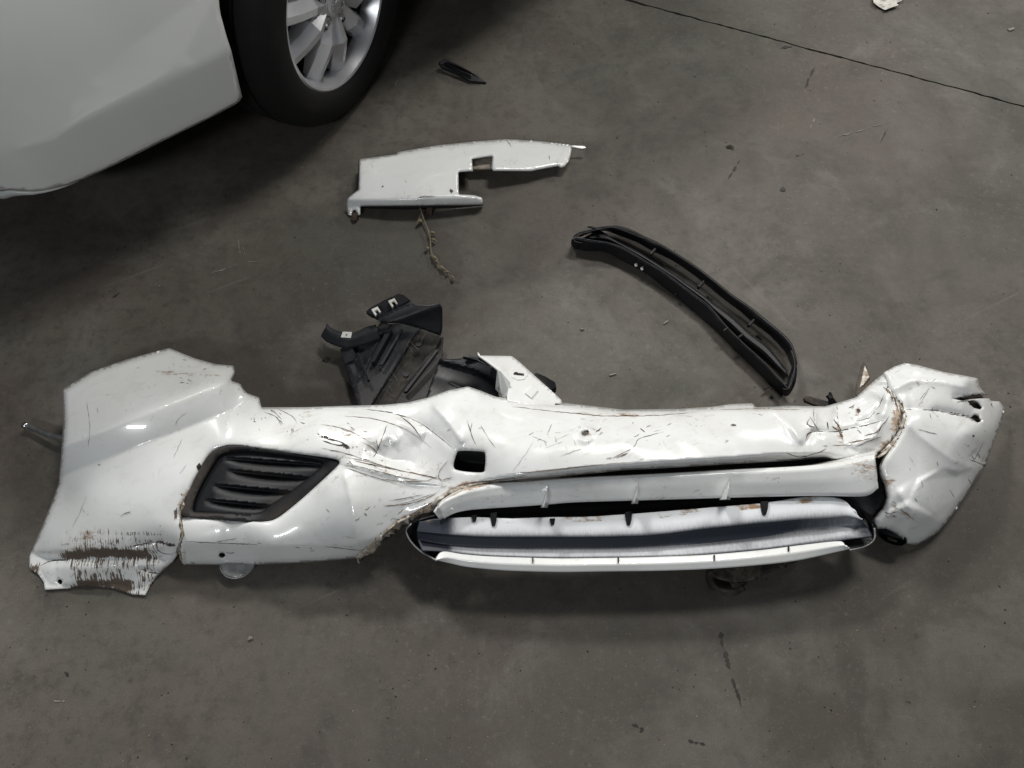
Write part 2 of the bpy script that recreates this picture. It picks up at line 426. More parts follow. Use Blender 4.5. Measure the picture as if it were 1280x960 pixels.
M_SCRATCH2 = mat_plain('scratch_brown', (.19, .12, .07), .8, 0, .45, 160)
M_CLEAR = mat_plain('cloudy_plastic', (.34, .35, .35), .22, 0, .25, 60, .6)
M_DIRT0 = mat_plain('dried_oil', (.03, .026, .023), .7, 0, .4, 60); M_PALE = mat_plain('scratched_concrete', (.24, .23, .21), .8, 0, .3, 60)
M_FLOOR = mat_floor()
M_JOINT = mat_plain('joint_dirt', (.018, .016, .014), .95, 0, .4, 60)

# ------------------------------------------------------------------ floor: two concrete slabs and the sawn joint between them
def build_floor():
    a = W(785, 0, 0)[:2]; b = W(1280, 133, 0)[:2]
    d = (b - a) / np.linalg.norm(b - a); nrm = np.array([-d[1], d[0]])           # nrm points away from the camera
    s = np.concatenate([[-9], np.arange(-2.5, 3.5, .011), [9]])
    wob = .004 * (vnoise(s * 9, s * 0) - .5) + .003 * (vnoise(s * 40, s * 0 + 5) - .5)
    half = .0022 + .0025 * vnoise(s * 60, s * 0 + 9) ** 2 + .003 * np.clip(vnoise(s * 13, s * 0 + 20) - .72, 0, 1)
    near = a + d * s[:, None] + nrm * (wob - half)[:, None]; far = a + d * s[:, None] + nrm * (wob + half)[:, None]
    nn = len(s); Z = lambda p, z: np.hstack([p, np.full((len(p), 1), z)])
    V = np.vstack([Z(near - nrm * 9, 0), Z(near, 0), Z(near, -.012)]); F = []
    for i in range(nn - 1):
        F += [(i, i + 1, nn + i + 1, nn + i), (nn + i, nn + i + 1, 2 * nn + i + 1, 2 * nn + i)]
    tag(mesh_obj('floor', V, F, M_FLOOR, smooth=False), kind='structure')
    V = np.vstack([Z(far + nrm * 9, 0), Z(far, 0), Z(far, -.012)])
    F = [tuple(reversed(f)) for f in F]
    tag(mesh_obj('floor', V, F, M_FLOOR, smooth=False), kind='structure')
    V = np.vstack([Z(near[[0, -1]] - nrm * .05, -.010), Z(far[[-1, 0]] + nrm * .05, -.010)])
    tag(mesh_obj('floor_joint', V, [(0, 1, 2, 3)], M_JOINT, smooth=False), kind='structure')
build_floor()

# ------------------------------------------------------------------ the parked car (its corner and wheel are in view)
def build_car():
    car = empty('parked_car', (-1.0, 1.9, 0), 'white car with silver alloy wheel parked at the edge of the floor', 'car')
    zb = .262; ZC = .395                                                          # lower edge and body crease
    low = W([-20, 20, 62, 125, 205, 303], [243, 243.5, 238, 213, 174, 124], zb)[:, :2]          # where the lower edge runs on the floor plan
    tl = np.gradient(low, axis=0); tl /= np.linalg.norm(tl, axis=1)[:, None]
    low = low + np.stack([tl[:, 1], -tl[:, 0]], -1) * .008
    e = low[-1]; dr = np.array([math.cos(R(44)), math.sin(R(44))]); f0 = low[0]
    path = smooth_poly([(-2.8, 2.6), (-2.3, 2.05), (-1.85, 1.58), tuple(f0 + (-.28, .12))] + [tuple(p) for p in low] + [tuple(e + dr * k) for k in (.32, .75, 1.3, 1.9)], 14)
    L = np.concatenate([[0], np.cumsum(np.hypot(*np.diff(path, axis=0).T))])
    tang = np.gradient(path, axis=0); tang /= np.linalg.norm(tang, axis=1)[:, None]
    out = np.stack([tang[:, 1], -tang[:, 0]], -1)                                  # outward, towards the camera
    s_hub = L[np.argmin(np.hypot(*(path - e).T))] + .345 * math.cos(math.pi * .125) + .006
    hub0 = np.array([np.interp(s_hub, L, path[:, k]) for k in (0, 1)])
    s_cor = L[np.argmin(np.hypot(*(path - low[2]).T))]
    def prof(z, s):
        f = -.06 * np.clip(ZC - z, 0, 1) - .17 * np.clip(z - ZC, 0, 2) - .5 * np.clip(z - ZC - .1, 0, 2) ** 2
        f = f - .03 * np.clip((zb + .012 - z) / .03, 0, 1) ** 2
        return f
    def mp(V):
        s, z = V[:, 0], V[:, 1]
        x = np.stack([np.interp(s, L, path[:, k]) for k in (0, 1)], -1); o = np.stack([np.interp(s, L, out[:, k]) for k in (0, 1)], -1)
        zz = z + .05 * sstep(.0, .35, s - s_cor) * np.clip((.5 - z) / .3, 0, 1) * 0
        return np.hstack([x + o * prof(z, s)[:, None], zz[:, None]])
    def panel(name, outl, mat, step=.02, solid=.006):
        V, F = sheet2d(outl, step)
        return mesh_obj(name, mp(V), F, mat, car, solid=solid, offset=-1)
    arch = [(s_hub + .345 * math.cos(a), .33 + .345 * math.sin(a)) for a in np.linspace(math.pi * 1.125, -.125 * math.pi, 40)]
    s0 = arch[0][0]
    s_e = L[np.argmin(np.hypot(*(path - e).T))]
    cornerlip = [(s_cor + .10, zb), (s_cor + .04, zb + .002), (s_cor - .02, zb + .012), (s_cor - .12, zb + .035), (s_cor - .3, zb + .05), (.3, zb + .05)]
    a_front = [p for p in arch if p[0] < s_hub - .17]; a_top = [p for p in arch if p[0] >= s_hub - .17]
    panel('bumper', [(.3, .74)] + [(s_e + .13, .74), (s_e + .075, .60), (s_e + .045, .53), (s_e + .022, .47), (s_e + .014, .42), (s_e + .008, .36), (s_e + .003, .31), (s_e, zb + .012), (s_e - .012, zb)] + cornerlip, M_CAR, .012)
    panel('fender', [(s_hub - .17, .745), (s_hub - .17, .78), (s_hub + .9, .80), (s_hub + .9, .2), (arch[-1][0] + .01, .2)] + a_top[::-1], M_CAR)
    panel('lower_lip', [(s_cor + .06, zb - .004), (s_cor - .02, zb + .006), (s_cor - .12, zb + .029), (s_cor - .3, zb + .043), (.3, zb + .043), (.3, zb - .01), (s_cor - .1, zb - .012)], M_TRIM, .015)
    panel('hood_edge', [(.3, .745), (s_hub - .19, .745), (s_hub - .19, .78), (.3, .78)], M_CAR, .05)
    for pts in ([(s_e - .075, .300), (s_e - .055, .297), (s_e - .03, .288), (s_e - .006, .283)], [(s_e - .028, .318), (s_e - .014, .312)]):
        tube('paint_chip', mp(np.array(pts)), .0011, M_SCRATCH, car, 5)
    # everything behind the skin that keeps light out: liner, underbody, hood
    top = mp(np.stack([np.linspace(.3, s_hub + .9, 30), np.full(30, .775)], -1)); 
    back = np.array([[-.3, 4.3, .78], [-2.2, 4.0, .80], [-3.6, 3.1, .78]])
    V = np.vstack([top, back]); n = len(V); ctr = V.mean(0) + np.array([0, 0, .28]); V = np.vstack([V, ctr])
    mesh_obj('hood', V, [(i, (i + 1) % n, n) for i in range(n)], M_CAR, car, solid=.006)
    bot = mp(np.stack([np.concatenate([np.linspace(.3, s0 - .06, 20), [s_hub + .42, s_hub + .9]]), np.full(22, .30)], -1)); bot[:, 2] = .255
    inset = bot.copy(); inset[:20, 1] += .045; inset[20:, 1] += .05
    V = np.vstack([inset[:20], [[-.95, 1.75, .255], [-.75, 2.2, .255]], inset[20:], back * [1, 1, 0] + [0, 0, .255]]); n = len(V)
    mesh_obj('underbody', V, [tuple(range(n))], M_DARK, car, smooth=False, solid=.02, offset=1)
    hub = hub0; ax = np.array([math.cos(R(43)), math.sin(R(43))]); inn = np.array([-ax[1], ax[0]])
    V = []; F = []; N = 28
    for k in range(N):
        a = math.pi * (1.08 - 1.16 * k / (N - 1))
        for dpt in (.02, .20, .40):
            p = hub + ax * .352 * math.cos(a) + inn * dpt; V.append((p[0], p[1], .33 + .352 * math.sin(a)))
    for k in range(N - 1):
        for j in range(2): a = k * 3 + j; F.append((a, a + 3, a + 4, a + 1))
    mesh_obj('arch_liner', V, F, M_DARK, car, solid=.004)
    # wheel, turned on its steering pivot
    psi = R(65); wn = Vector((math.sin(psi), -math.cos(psi), 0))
    wheel = empty('wheel', (0, 0, 0)); wheel.parent = car
    wheel.location = w1(424, 3, .307) - car.location
    rot = Matrix((wn, Vector((0, 0, 1)).cross(wn), Vector((0, 0, 1)))).transposed()
    wheel.rotation_euler = rot.to_euler()
    def part(name, V, F, mat, parent=wheel, smooth=True, angle=40):
        return mesh_obj(name, V, F, mat, parent, smooth, world=False, angle=angle)
    K = .895                                                                      # rim size
    def sc(pr_): return [(x * K, r * K) for x, r in pr_]
    pr = [(-.035, .200), (-.012, .205), (.004, .213), (.012, .226), (.014, .246), (.008, .272), (-.008, .292), (-.026, .302), (-.05, .306), (-.058, .306), (-.058, .299), (-.066, .299), (-.066, .307), (-.10, .3075), (-.10, .299), (-.108, .299), (-.108, .3075), (-.145, .307), (-.145, .299), (-.153, .299), (-.153, .306), (-.18, .302), (-.198, .288), (-.205, .26), (-.20, .23), (-.185, .205)]
    part('tyre', *lathe(pr, 96), M_TYRE, angle=50)
    rim = part('rim', *lathe(sc([(-.19, .222), (-.10, .205), (-.045, .208), (-.03, .212), (-.012, .219), (-.004, .222), (-.001, .228), (-.004, .234), (-.014, .237), (-.05, .234)]), 96), M_SILVER)
    part('rim_barrel', *lathe(sc([(-.125, .0), (-.125, .17), (-.05, .203)]), 64), M_DKALLOY)
    part('brake_disc', *lathe(sc([(-.112, .06), (-.105, .065), (-.105, .145), (-.112, .15), (-.12, .15)]), 64), M_DKALLOY)
    def spoke_mesh():
        """one arm along local +Z: crowned top with two long facets, a kink at mid length"""
        st = [(.027, .018, -.016, -.058), (.054, .0225, -.010, -.056), (.096, .0265, .004, -.056), (.135, .027, -.010, -.054), (.176, .0275, -.024, -.054), (.198, .029, -.030, -.054)]
        V = []; F = []
        for i, (r, hw, xt, xb) in enumerate(st):
            kink = .010 * math.exp(-((r - .098) / .03) ** 2)
            for dy, x in ((-hw, xb), (-hw * .95, xt - .020), (-hw * .50, xt), (hw * .12, xt + .002), (hw * .95, xt - .016), (hw, xb)):
                V.append((x, dy + kink, r))
        for i in range(len(st) - 1):
            for j in range(5): a = i * 6 + j; F.append((a, a + 1, a + 7, a + 6))
        return V, F
    SV, SF = spoke_mesh(); first = None
    for k in range(5):
        for dd in (-16.5, 16.5):
            ang = R(180 + 51 + 72 * k + dd)
            if first is None:
                o = first = part('spoke', SV, SF, M_SILVER, angle=25)
            else:
                o = bpy.data.objects.new('spoke', first.data); scn.collection.objects.link(o); o.parent = wheel
            o.rotation_euler = (ang, 0, 0)
    hubo = part('hub', *lathe([(-.06, .070), (-.03, .068), (-.018, .060), (-.012, .050), (-.012, .036), (-.0105, .035)], 48), M_SILVER)
    cap = part('hub_cap', *lathe([(-.014, .035), (-.008, .0345), (-.005, .031), (-.0035, .02), (-.003, .0)], 40), M_SILVER, hubo)
    part('emblem', *lathe([(-.004, .0245), (.0005, .0235), (.0005, .0185), (-.004, .0175)], 40), M_CHROME, cap)
    V = [(x, y, z) for x in (-.004, .0012) for y in (-.029, .029) for z in (-.0045, .0045)]
    part('emblem_bar', V, [(0, 1, 3, 2), (4, 6, 7, 5), (0, 4, 5, 1), (2, 3, 7, 6), (0, 2, 6, 4), (1, 5, 7, 3)], M_CHROME, cap, False)
    for k in range(5):
        a = R(180 + 15 + 72 * k); cy, cz = .053 * math.sin(a) * -1, .053 * math.cos(a)
        V, F = lathe([(-.03, .0155), (-.0115, .0155), (-.0112, .0135), (-.022, .012)], 20); V = [(x, y + cy, z + cz) for x, y, z in V]
        po = part('lug_pocket', V, F, M_DKALLOY, hubo)
        V, F = lathe([(-.026, .010), (-.012, .0095), (-.009, .006), (-.009, .0)], 6); V = [(x, y + cy, z + cz) for x, y, z in V]
        part('lug_nut', V, F, M_CHROME, hubo, False)
    # small stone chips in the paint by the arch
    return car
build_car()

# ------------------------------------------------------------------ torn-off bumper skin
BUMP = empty('bumper_cover', W(640, 600, 0).tolist(), 'long crushed white car bumper lying face up across the concrete floor', 'bumper')

SKIN = [(78, 487), (113, 465), (159, 449), (211, 435), (244, 448), (269, 455), (292, 457), (294, 466), (289, 476), (301, 480), (308, 491), (324, 497), (327, 509),
        (380, 509), (440, 507), (480, 506), (510, 503), (535, 497), (560, 488), (585, 483), (600, 488), (620, 496), (660, 501), (700, 503), (780, 512), (849, 511), (893, 508),
        (914, 505), (941, 504), (945, 509), (986, 507), (1031, 508), (1045, 504), (1069, 497), (1086, 482), (1100, 470), (1112, 463), (1124, 490), (1130, 516), (1126, 536), (1118, 551), (1104, 566), (1095, 573),
        (1060, 575), (1021, 574), (1000, 575), (986, 576), (917, 580), (820, 586), (780, 588), (730, 593), (667, 599), (621, 604), (585, 611), (556, 627), (543, 634), (520, 645), (494, 659), (470, 679), (456, 690), (447, 698),
        (387, 703), (325, 706), (276, 706.5), (230, 706), (226, 699), (223, 692), (216, 703), (198, 719), (188, 731), (181, 744), (166, 743), (142, 735), (120, 733), (93, 733), (89, 735), (56, 737), (55, 728), (48, 718), (37, 711), (37, 695), (50, 664), (64, 629), (73, 604), (76, 572), (79, 526)]
FOG = smooth_poly([(226, 644), (231, 627), (247, 593), (262, 568), (278, 559.5), (300, 558), (337, 562), (375, 567.5), (415, 573), (424, 577.5), (419, 585), (387, 615), (360, 638), (344, 649), (331, 652), (316, 652), (272, 648), (232, 645.5)], 4, True)
FOGIN = smooth_poly([(241, 637), (247, 615), (266, 581), (278, 567.5), (303, 564), (345, 568), (387.5, 574), (404, 580), (392, 592), (368, 611), (340, 630), (320, 642), (278, 641), (248, 640)], 4, True)
TOW = smooth_poly([(567, 583), (571, 567), (576, 563.5), (602, 564.5), (606.5, 568), (606, 585), (602, 590.5), (575, 588.5)], 4, True)
def hole(cu, cv, ru, rv, n=14, rot=0):
    return [(cu + ru * math.cos(a) * math.cos(rot) - rv * math.sin(a) * math.sin(rot), cv + ru * math.cos(a) * math.sin(rot) + rv * math.sin(a) * math.cos(rot)) for a in np.linspace(0, 2 * math.pi, n, endpoint=False)]
HOLES = [FOG, TOW, hole(731.5, 541.5, 4.5, 3.2, 9, -.3), hole(74.5, 727.5, 3.6, 3.6, 12), hole(917, 531, 4, 1.6, 8), hole(277.5, 694.5, 4.2, 3.6, 12)]

TS = TPS([(78, 487, .075), (211, 435, .05), (159, 449, .065), (292, 457, .075), (327, 509, .10), (150, 500, .115), (230, 470, .10), (85, 545, .10), (190, 515, .135), (270, 480, .115),
          (80, 590, .09), (73, 604, .075), (50, 664, .05), (150, 600, .135), (110, 620, .115), (190, 640, .125), (120, 655, .105), (200, 590, .145),
          (40, 700, .02), (56, 736, .012), (100, 700, .065), (142, 733, .02), (181, 744, .012), (190, 700, .06), (216, 703, .045), (215, 660, .11),
          (230, 706, .055), (325, 706, .055), (447, 697, .06), (235, 678, .10), (340, 680, .105), (440, 675, .11), (226, 644, .12), (262, 568, .14), (300, 558, .148), (424, 577, .165), (344, 649, .125), (390, 620, .145),
          (430, 620, .165), (480, 600, .155), (456, 687, .085), (494, 656, .11), (540, 627, .135), (450, 507, .125), (510, 503, .14), (470, 540, .165), (400, 535, .155), (530, 570, .15), (585, 483, .155), (560, 530, .18), (600, 555, .185),
          (600, 600, .16), (620, 496, .15), (690, 503, .14), (650, 545, .195), (700, 560, .20), (780, 512, .14), (780, 540, .19), (780, 574, .197), (700, 586, .196), (640, 592, .19), (660, 515, .17), (720, 520, .172), (850, 522, .168), (930, 522, .165), (850, 510, .135), (850, 560, .195), (941, 504, .13), (917, 568, .188), (920, 540, .183),
          (985, 511, .142), (1000, 540, .160), (1028, 514, .145), (1030, 540, .155), (965, 530, .165), (980, 572, .17), (1060, 575, .14), (1069, 497, .12), (1060, 540, .138), (1112, 463, .15), (1100, 520, .15), (1095, 560, .13), (820, 586, .198), (917, 579, .19)], 2e-4)

def line_step(P, line, drop, width, fade=.12):
    d, s, t = poly_dist(P, line); dd = d * s
    end = sstep(0, fade, t) * sstep(0, fade, 1 - t) if fade else 1
    return -drop * np.clip(dd / width, 0, 1) * end

def crease(P, line, amp, wa, wb=None, fade=.15):
    d, s, t = poly_dist(P, line); w = np.where(s > 0, wa, wb or wa)
    return amp * np.exp(-d / w) * sstep(0, fade, t + .02) * sstep(0, fade, 1.02 - t)

def gauss(P, u, v, ru, rv, rot=0.):
    c, s = math.cos(rot), math.sin(rot); x = (P[:, 0] - u) * c + (P[:, 1] - v) * s; y = -(P[:, 0] - u) * s + (P[:, 1] - v) * c
    return np.exp(-.5 * ((x / ru) ** 2 + (y / rv) ** 2))

FA_R = make_facets((920, 480, 1150, 600), 16, 5, .010); FB_R = make_facets((940, 480, 1140, 600), 44, 8, .0035)
FA_M = make_facets((390, 480, 620, 680), 30, 21, .0055); FA_C = make_facets((560, 480, 1150, 620), 34, 23, .004)
def z_skin(P):
    P = np.asarray(P, float); z = TS(P)
    # the body line across the left end: flat, a slope towards the camera, flat again
    z += .030 + line_step(P, [(20, 583), (88, 555), (170, 523), (283, 478), (330, 458)], .044, 34, 0) * sstep(330, 280, P[:, 0]) - .030 * sstep(270, 330, P[:, 0]) * 1.0 - .030 * sstep(240, 330, P[:, 0]) * 0
    z -= .030 * sstep(560, 640, P[:, 1]) * sstep(330, 250, P[:, 0]) * 0
    # lower edge of the side below the lamp bezel
    z += line_step(P, [(228, 679), (330, 682), (440, 681), (470, 672)], .03, 28, .02) + .0
    # the blow round the nose
    z += crease(P, [(424, 577), (470, 590), (520, 602), (560, 606)], .006, 3, 16)
    z += crease(P, [(428, 585), (440, 630), (448, 690)], .007, 6, 22)
    z += crease(P, [(410, 512), (470, 514), (520, 526), (552, 548), (572, 566)], -.0045, 2.5, 8)
    z += crease(P, [(540, 505), (562, 530), (580, 556)], .006, 3, 7)
    z += crease(P, [(585, 483), (600, 503), (640, 520), (720, 530)], .005, 5, 14)
    z += -.008 * gauss(P, 492, 572, 26, 18, .2) - .005 * gauss(P, 530, 545, 14, 12)
    z += crease(P, [(470, 560), (485, 545), (497, 556)], .007, 4, 6) + crease(P, [(455, 560), (490, 575), (520, 578)], -.005, 4, 9)
    z += -.006 * gauss(P, 640, 525, 30, 14, .3)
    # the front face: a soft ridge, then the crumple towards the right end
    z += line_step(P, [(590, 604), (605, 600), (640, 595.5), (667, 592), (730, 584), (780, 580.5), (820, 577), (917, 571), (972, 566.5), (1005, 567), (1045, 566)], .034, 8, .04)
    z += line_step(P, [(1070, 506), (1000, 514), (900, 514), (780, 518), (700, 510), (630, 506)], .010, 6, .05)
    z += crease(P, [(960, 508), (985, 530), (1004, 556)], .010, 4, 9) + crease(P, [(1004, 558), (1015, 540), (1046, 540), (1075, 533), (1110, 522)], -.008, 4, 5)
    z += crease(P, [(1045, 504), (1048, 528), (1055, 553)], -.010, 5, 7) + crease(P, [(1018, 512), (1017, 538)], .009, 4, 5)
    z += crease(P, [(1060, 560), (1095, 545), (1110, 500), (1108, 484)], .012, 8, 14) + crease(P, [(1070, 528), (1090, 520), (1104, 498)], -.007, 5, 7)
    rt = sstep(930, 1010, P[:, 0]); md = sstep(400, 450, P[:, 0]) * sstep(600, 550, P[:, 0])
    z += rt * (FA_R(P) + FB_R(P)) + md * FA_M(P) + .22 * FA_C(P) * sstep(590, 640, P[:, 0])
    z += .0010 * (ridged(P, 95, .1, 2, 5) - .5)
    # scraped wheel-arch flange: dented band
    fl = sstep(655, 690, P[:, 1]) * sstep(226, 205, P[:, 0])
    z += fl * (.004 * (vnoise(P[:, 0] / 7, P[:, 1] / 40) - .5) - .012 * np.exp(-((P[:, 1] - 697 + .02 * (P[:, 0] - 130)) / 7) ** 2))
    z += crease(P, [(50, 704), (70, 699), (85, 700)], -.006, 4, 6) + crease(P, [(172, 712), (200, 717)], -.008, 3, 5) + crease(P, [(160, 684), (200, 677), (222, 681)], -.006, 3, 4)
    # rims of the two openings
    d = poly_dist(P, FOG, True)[0]; z -= .007 * np.exp(-d / 4)
    d = poly_dist(P, TOW, True)[0]; z += -.004 * np.exp(-d / 3)
    d = np.hypot(P[:, 0] - 731.5, P[:, 1] - 541.5); z += .004 * np.exp(-((d - 9) / 4) ** 2)
    d = poly_dist(P, SKIN, True)[0]; z -= .010 * np.clip(1 - d / 7, 0, 1) ** 2
    return np.maximum(z, .006)

def blobs(lst, base=0.):
    def f(P):
        a = np.full(len(P), float(base))
        for u, v, ru, rv, rot, amp in lst: a = np.maximum(a, amp * gauss(P, u, v, ru, rv, rot))
        return a
    return f

def mud_skin(P):
    a = np.zeros(len(P))
    inz = sstep(662, 676, P[:, 1] - .02 * (P[:, 0] - 140)) * sstep(76, 92, P[:, 0]) * sstep(218, 196, P[:, 0] + .25 * (P[:, 1] - 690))
    a = np.maximum(a, .46 * inz)
    band = np.exp(-((P[:, 1] - 697 - .03 * (P[:, 0] - 130) + 6 * np.sin((P[:, 0] - 70) / 45)) / 7.5) ** 2) * sstep(62, 88, P[:, 0]) * sstep(206, 178, P[:, 0])
    a = np.maximum(a, 1.0 * band)
    low = sstep(716, 728, P[:, 1]) * sstep(94, 98, P[:, 0]) * sstep(172, 160, P[:, 0]); a = np.maximum(a, .78 * low)
    a = np.maximum(a, .62 * np.exp(-((P[:, 0] - 99) / 6) ** 2) * sstep(700, 712, P[:, 1]))
    a = np.maximum(a, .5 * np.exp(-((P[:, 1] - 665 - .05 * (P[:, 0] - 130)) / 5) ** 2) * sstep(90, 130, P[:, 0]) * sstep(215, 200, P[:, 0]))
    a = np.maximum(a, .8 * np.exp(-(poly_dist(P, [(226, 650), (228, 668), (222, 690), (226, 704)])[0] / 3.2) ** 2))
    a = np.maximum(a, .75 * gauss(P, 228, 638, 4, 9, .3)); a = np.maximum(a, .75 * gauss(P, 42, 712, 6, 9, .4))
    a = np.maximum(a, .8 * gauss(P, 221, 642, 3, 8, .2))
    e = poly_dist(P, [(447, 697), (470, 676), (494, 657), (520, 644), (543, 632)])[0]; a = np.maximum(a, .56 * np.exp(-(e / 5) ** 2))
    e = poly_dist(P, [(1108, 486), (1116, 500), (1128, 520), (1122, 540), (1112, 556), (1100, 568)])[0]; a = np.maximum(a, .58 * np.exp(-(e / 5) ** 2))
    return a
def rust_skin(P):
    a = blobs([(384, 518, 7, 4, .3, .55), (600, 606, 22, 4, -.15, .95), (555, 622, 20, 5, -.6, .9), (585, 607, 14, 6, -.2, .85), (785, 519, 14, 2.2, .05, .8), (770, 519, 10, 2, 0, .6), (225, 466, 40, 4, .03, .55), (265, 468, 10, 3, 0, .6),
               (500, 652, 22, 5, -.7, .75), (440, 672, 14, 3, .1, .5), (1072, 514, 3, 5, .2, .9), (1050, 543, 4, 14, -.25, .72), (1120, 525, 6, 16, .2, .85), (1108, 558, 8, 10, .5, .8), (1070, 552, 12, 3, -.2, .55),
               (300, 680, 40, 2, .02, .5), (430, 684, 18, 2.5, .1, .55), (735, 540, 10, 6, 0, .5), (230, 625, 6, 14, .4, .8), (110, 668, 22, 8, 0, .55), (100, 686, 22, 5, -.1, .6), (870, 520, 30, 3, .02, .45), (650, 597, 50, 2.2, -.08, .55), (450, 545, 40, 12, .3, .46), (480, 590, 60, 14, .15, .42), (540, 590, 20, 20, 0, .42), (760, 517, 90, 3, .02, .46), (960, 511, 50, 3, 0, .46)])(P)
    return np.maximum(a, .30 * vnoise(P[:, 0] / 22, P[:, 1] / 16))
def scuff_skin(P):
    return blobs([(240, 470, 60, 18, .05, .9), (360, 530, 60, 22, .1, 1), (460, 560, 70, 40, .2, 1), (600, 560, 60, 40, 0, .7), (760, 545, 120, 25, 0, .8), (1030, 535, 60, 40, 0, 1), (130, 690, 80, 30, 0, .8), (330, 685, 110, 12, 0, .7), (500, 640, 60, 30, -.4, .8)], .22)(P)
def bare_skin(P):
    return blobs([(732, 541, 5, 3.5, -.3, .7), (405, 545, 9, 1.6, .35, .75), (432, 558, 8, 3, .3, .75), (1073, 513, 2.6, 5, .1, .7), (214, 682, 9, 1.8, .2, .7), (450, 692, 8, 3, -.5, .6), (1099, 570, 3, 8, .2, .85), (206, 678, 12, 1.5, .1, .7), (192, 714, 12, 1.4, .35, .55)])(P)
AT_SKIN = {'mud': mud_skin, 'rust': rust_skin, 'scuff': scuff_skin, 'bare': bare_skin}
sheet('skin', SKIN, z_skin, M_PAINT, BUMP, 2.6, HOLES, .0032, AT_SKIN)

# ---- crushed right corner, torn away from the front along a dirty edge
RC = [(1108, 478), (1104, 466), (1118, 458), (1130, 454), (1146, 456), (1180, 465), (1208, 470), (1222, 473), (1225, 484), (1232, 493), (1239, 501), (1250, 502), (1256, 511), (1253, 523), (1242, 554), (1232, 582), (1227, 589), (1211, 614), (1192, 642), (1174, 664), (1160, 674), (1146, 681.5), (1133, 680), (1128, 674), (1118, 666), (1108, 661), (1097, 661),
      (1091, 650), (1097, 642), (1103, 636), (1108, 622), (1105, 606), (1099.5, 594), (1098.5, 584), (1103, 573), (1109, 565), (1118, 552), (1126, 538), (1131, 520), (1126, 506), (1116, 497), (1110, 488)]
TR = TPS([(1105, 466, .155), (1130, 454, .140), (1146, 460, .147), (1180, 467, .145), (1208, 475, .138), (1222, 473, .118), (1250, 505, .06), (1256, 512, .045), (1242, 554, .05), (1227, 589, .04), (1192, 642, .03), (1150, 680, .015), (1120, 668, .04), (1096, 661, .06), (1091, 650, .07), (1108, 622, .105), (1100, 595, .12), (1095, 582, .13), (1126, 540, .165), (1131, 520, .175), (1116, 497, .165), (1165, 520, .165), (1150, 600, .13), (1185, 555, .142), (1210, 542, .140), (1198, 522, .146), (1232, 540, .10), (1140, 480, .16), (1190, 490, .148), (1125, 640, .095), (1160, 640, .085), (1145, 560, .155)], 2e-4)
FR1 = make_facets((1070, 440, 1280, 700), 13, 4, .015); FR2 = make_facets((1070, 440, 1280, 700), 40, 9, .0055)
def z_right(P):
    P = np.asarray(P, float); z = TR(P)
    z += crease(P, [(1126, 510), (1150, 512), (1185, 516), (1225, 526)], -.010, 5, 9) + crease(P, [(1112, 488), (1140, 476), (1180, 478), (1215, 486)], .009, 8, 12)
    z += crease(P, [(1128, 522), (1150, 545), (1190, 575), (1228, 590)], .008, 12, 26) + crease(P, [(1120, 610), (1140, 640), (1130, 676)], .007, 8, 14)
    z += crease(P, [(1215, 565), (1232, 580)], -.008, 5, 6)
    z += FR1(P) + FR2(P)
    z += crease(P, [(1188, 496), (1215, 496), (1237, 494)], -.008, 3, 4) + crease(P, [(1163, 511), (1200, 519), (1228, 526)], -.006, 3, 4)
    d = poly_dist(P, RC, True)[0]; z -= .010 * np.clip(1 - d / 8, 0, 1) ** 2
    return np.maximum(z, .005)
def mud_right(P):
    e = poly_dist(P, [(1110, 488), (1122, 500), (1131, 518), (1127, 537), (1116, 553), (1104, 566), (1096, 582)])[0]
    a = .78 * np.exp(-(e / 4) ** 2)
    return a
rust_right = blobs([(1108, 604, 7, 5, .3, .85), (1124, 528, 4, 14, .1, .85), (1112, 556, 8, 10, .5, .7), (1128, 640, 20, 5, .5, .62), (1245, 505, 6, 6, 0, .45), (1205, 500, 20, 5, .1, .45), (1110, 600, 8, 10, 0, .6), (1120, 645, 20, 12, .3, .42), (1228, 575, 5, 10, .3, .5), (1150, 480, 30, 6, 0, .4)], .16)
bare_right = blobs([(1212, 495, 16, 2.5, -.1, .62), (1218, 506, 9, 5, .3, .6), (1222, 523, 6, 5, .3, .6), (1200, 518, 20, 1.1, .2, .75), (1217, 545, 2, 2, 0, .8), (1124, 514, 4, 10, .3, .75), (1230, 582, 3, 3, 0, .7), (1240, 508, 2, 5, 0, .6)])
TEARS = [[(1190, 498), (1204, 496.5), (1216, 494), (1228, 491.5), (1238, 494.5), (1237, 498), (1226, 498), (1212, 499), (1202, 501)], [(1209, 501.5), (1218, 500), (1224, 503), (1229, 509), (1226, 512), (1217, 510)], [(1213, 522), (1219, 517.5), (1224, 519), (1228, 526), (1222, 528.5)]]
sheet('corner_panel', RC, z_right, M_PAINT, BUMP, 2.6, TEARS, .0032, {'mud': mud_right, 'rust': rust_right, 'bare': bare_right, 'scuff': blobs([(1140, 480, 40, 14, 0, 1), (1215, 570, 25, 25, 0, 1), (1180, 520, 60, 40, 0, .8)], .25)})
sheet('corner_liner', [(1180, 488), (1220, 486), (1232, 500), (1232, 520), (1226, 535), (1200, 535), (1185, 510)], lambda P: z_right(P) - .018, M_MUDDY, BUMP, 5, (), .002)
# dark oval mouth under its lower tip
loft('corner_opening', [(hole(1115, 671, 19, 9, 18, .42), .042), (hole(1115, 673, 16, 6.5, 18, .42), .02), (hole(1115, 674, 7, 2, 18, .42), .012)], M_DUSTBLK, BUMP, 40, 4, .002, closed=True)

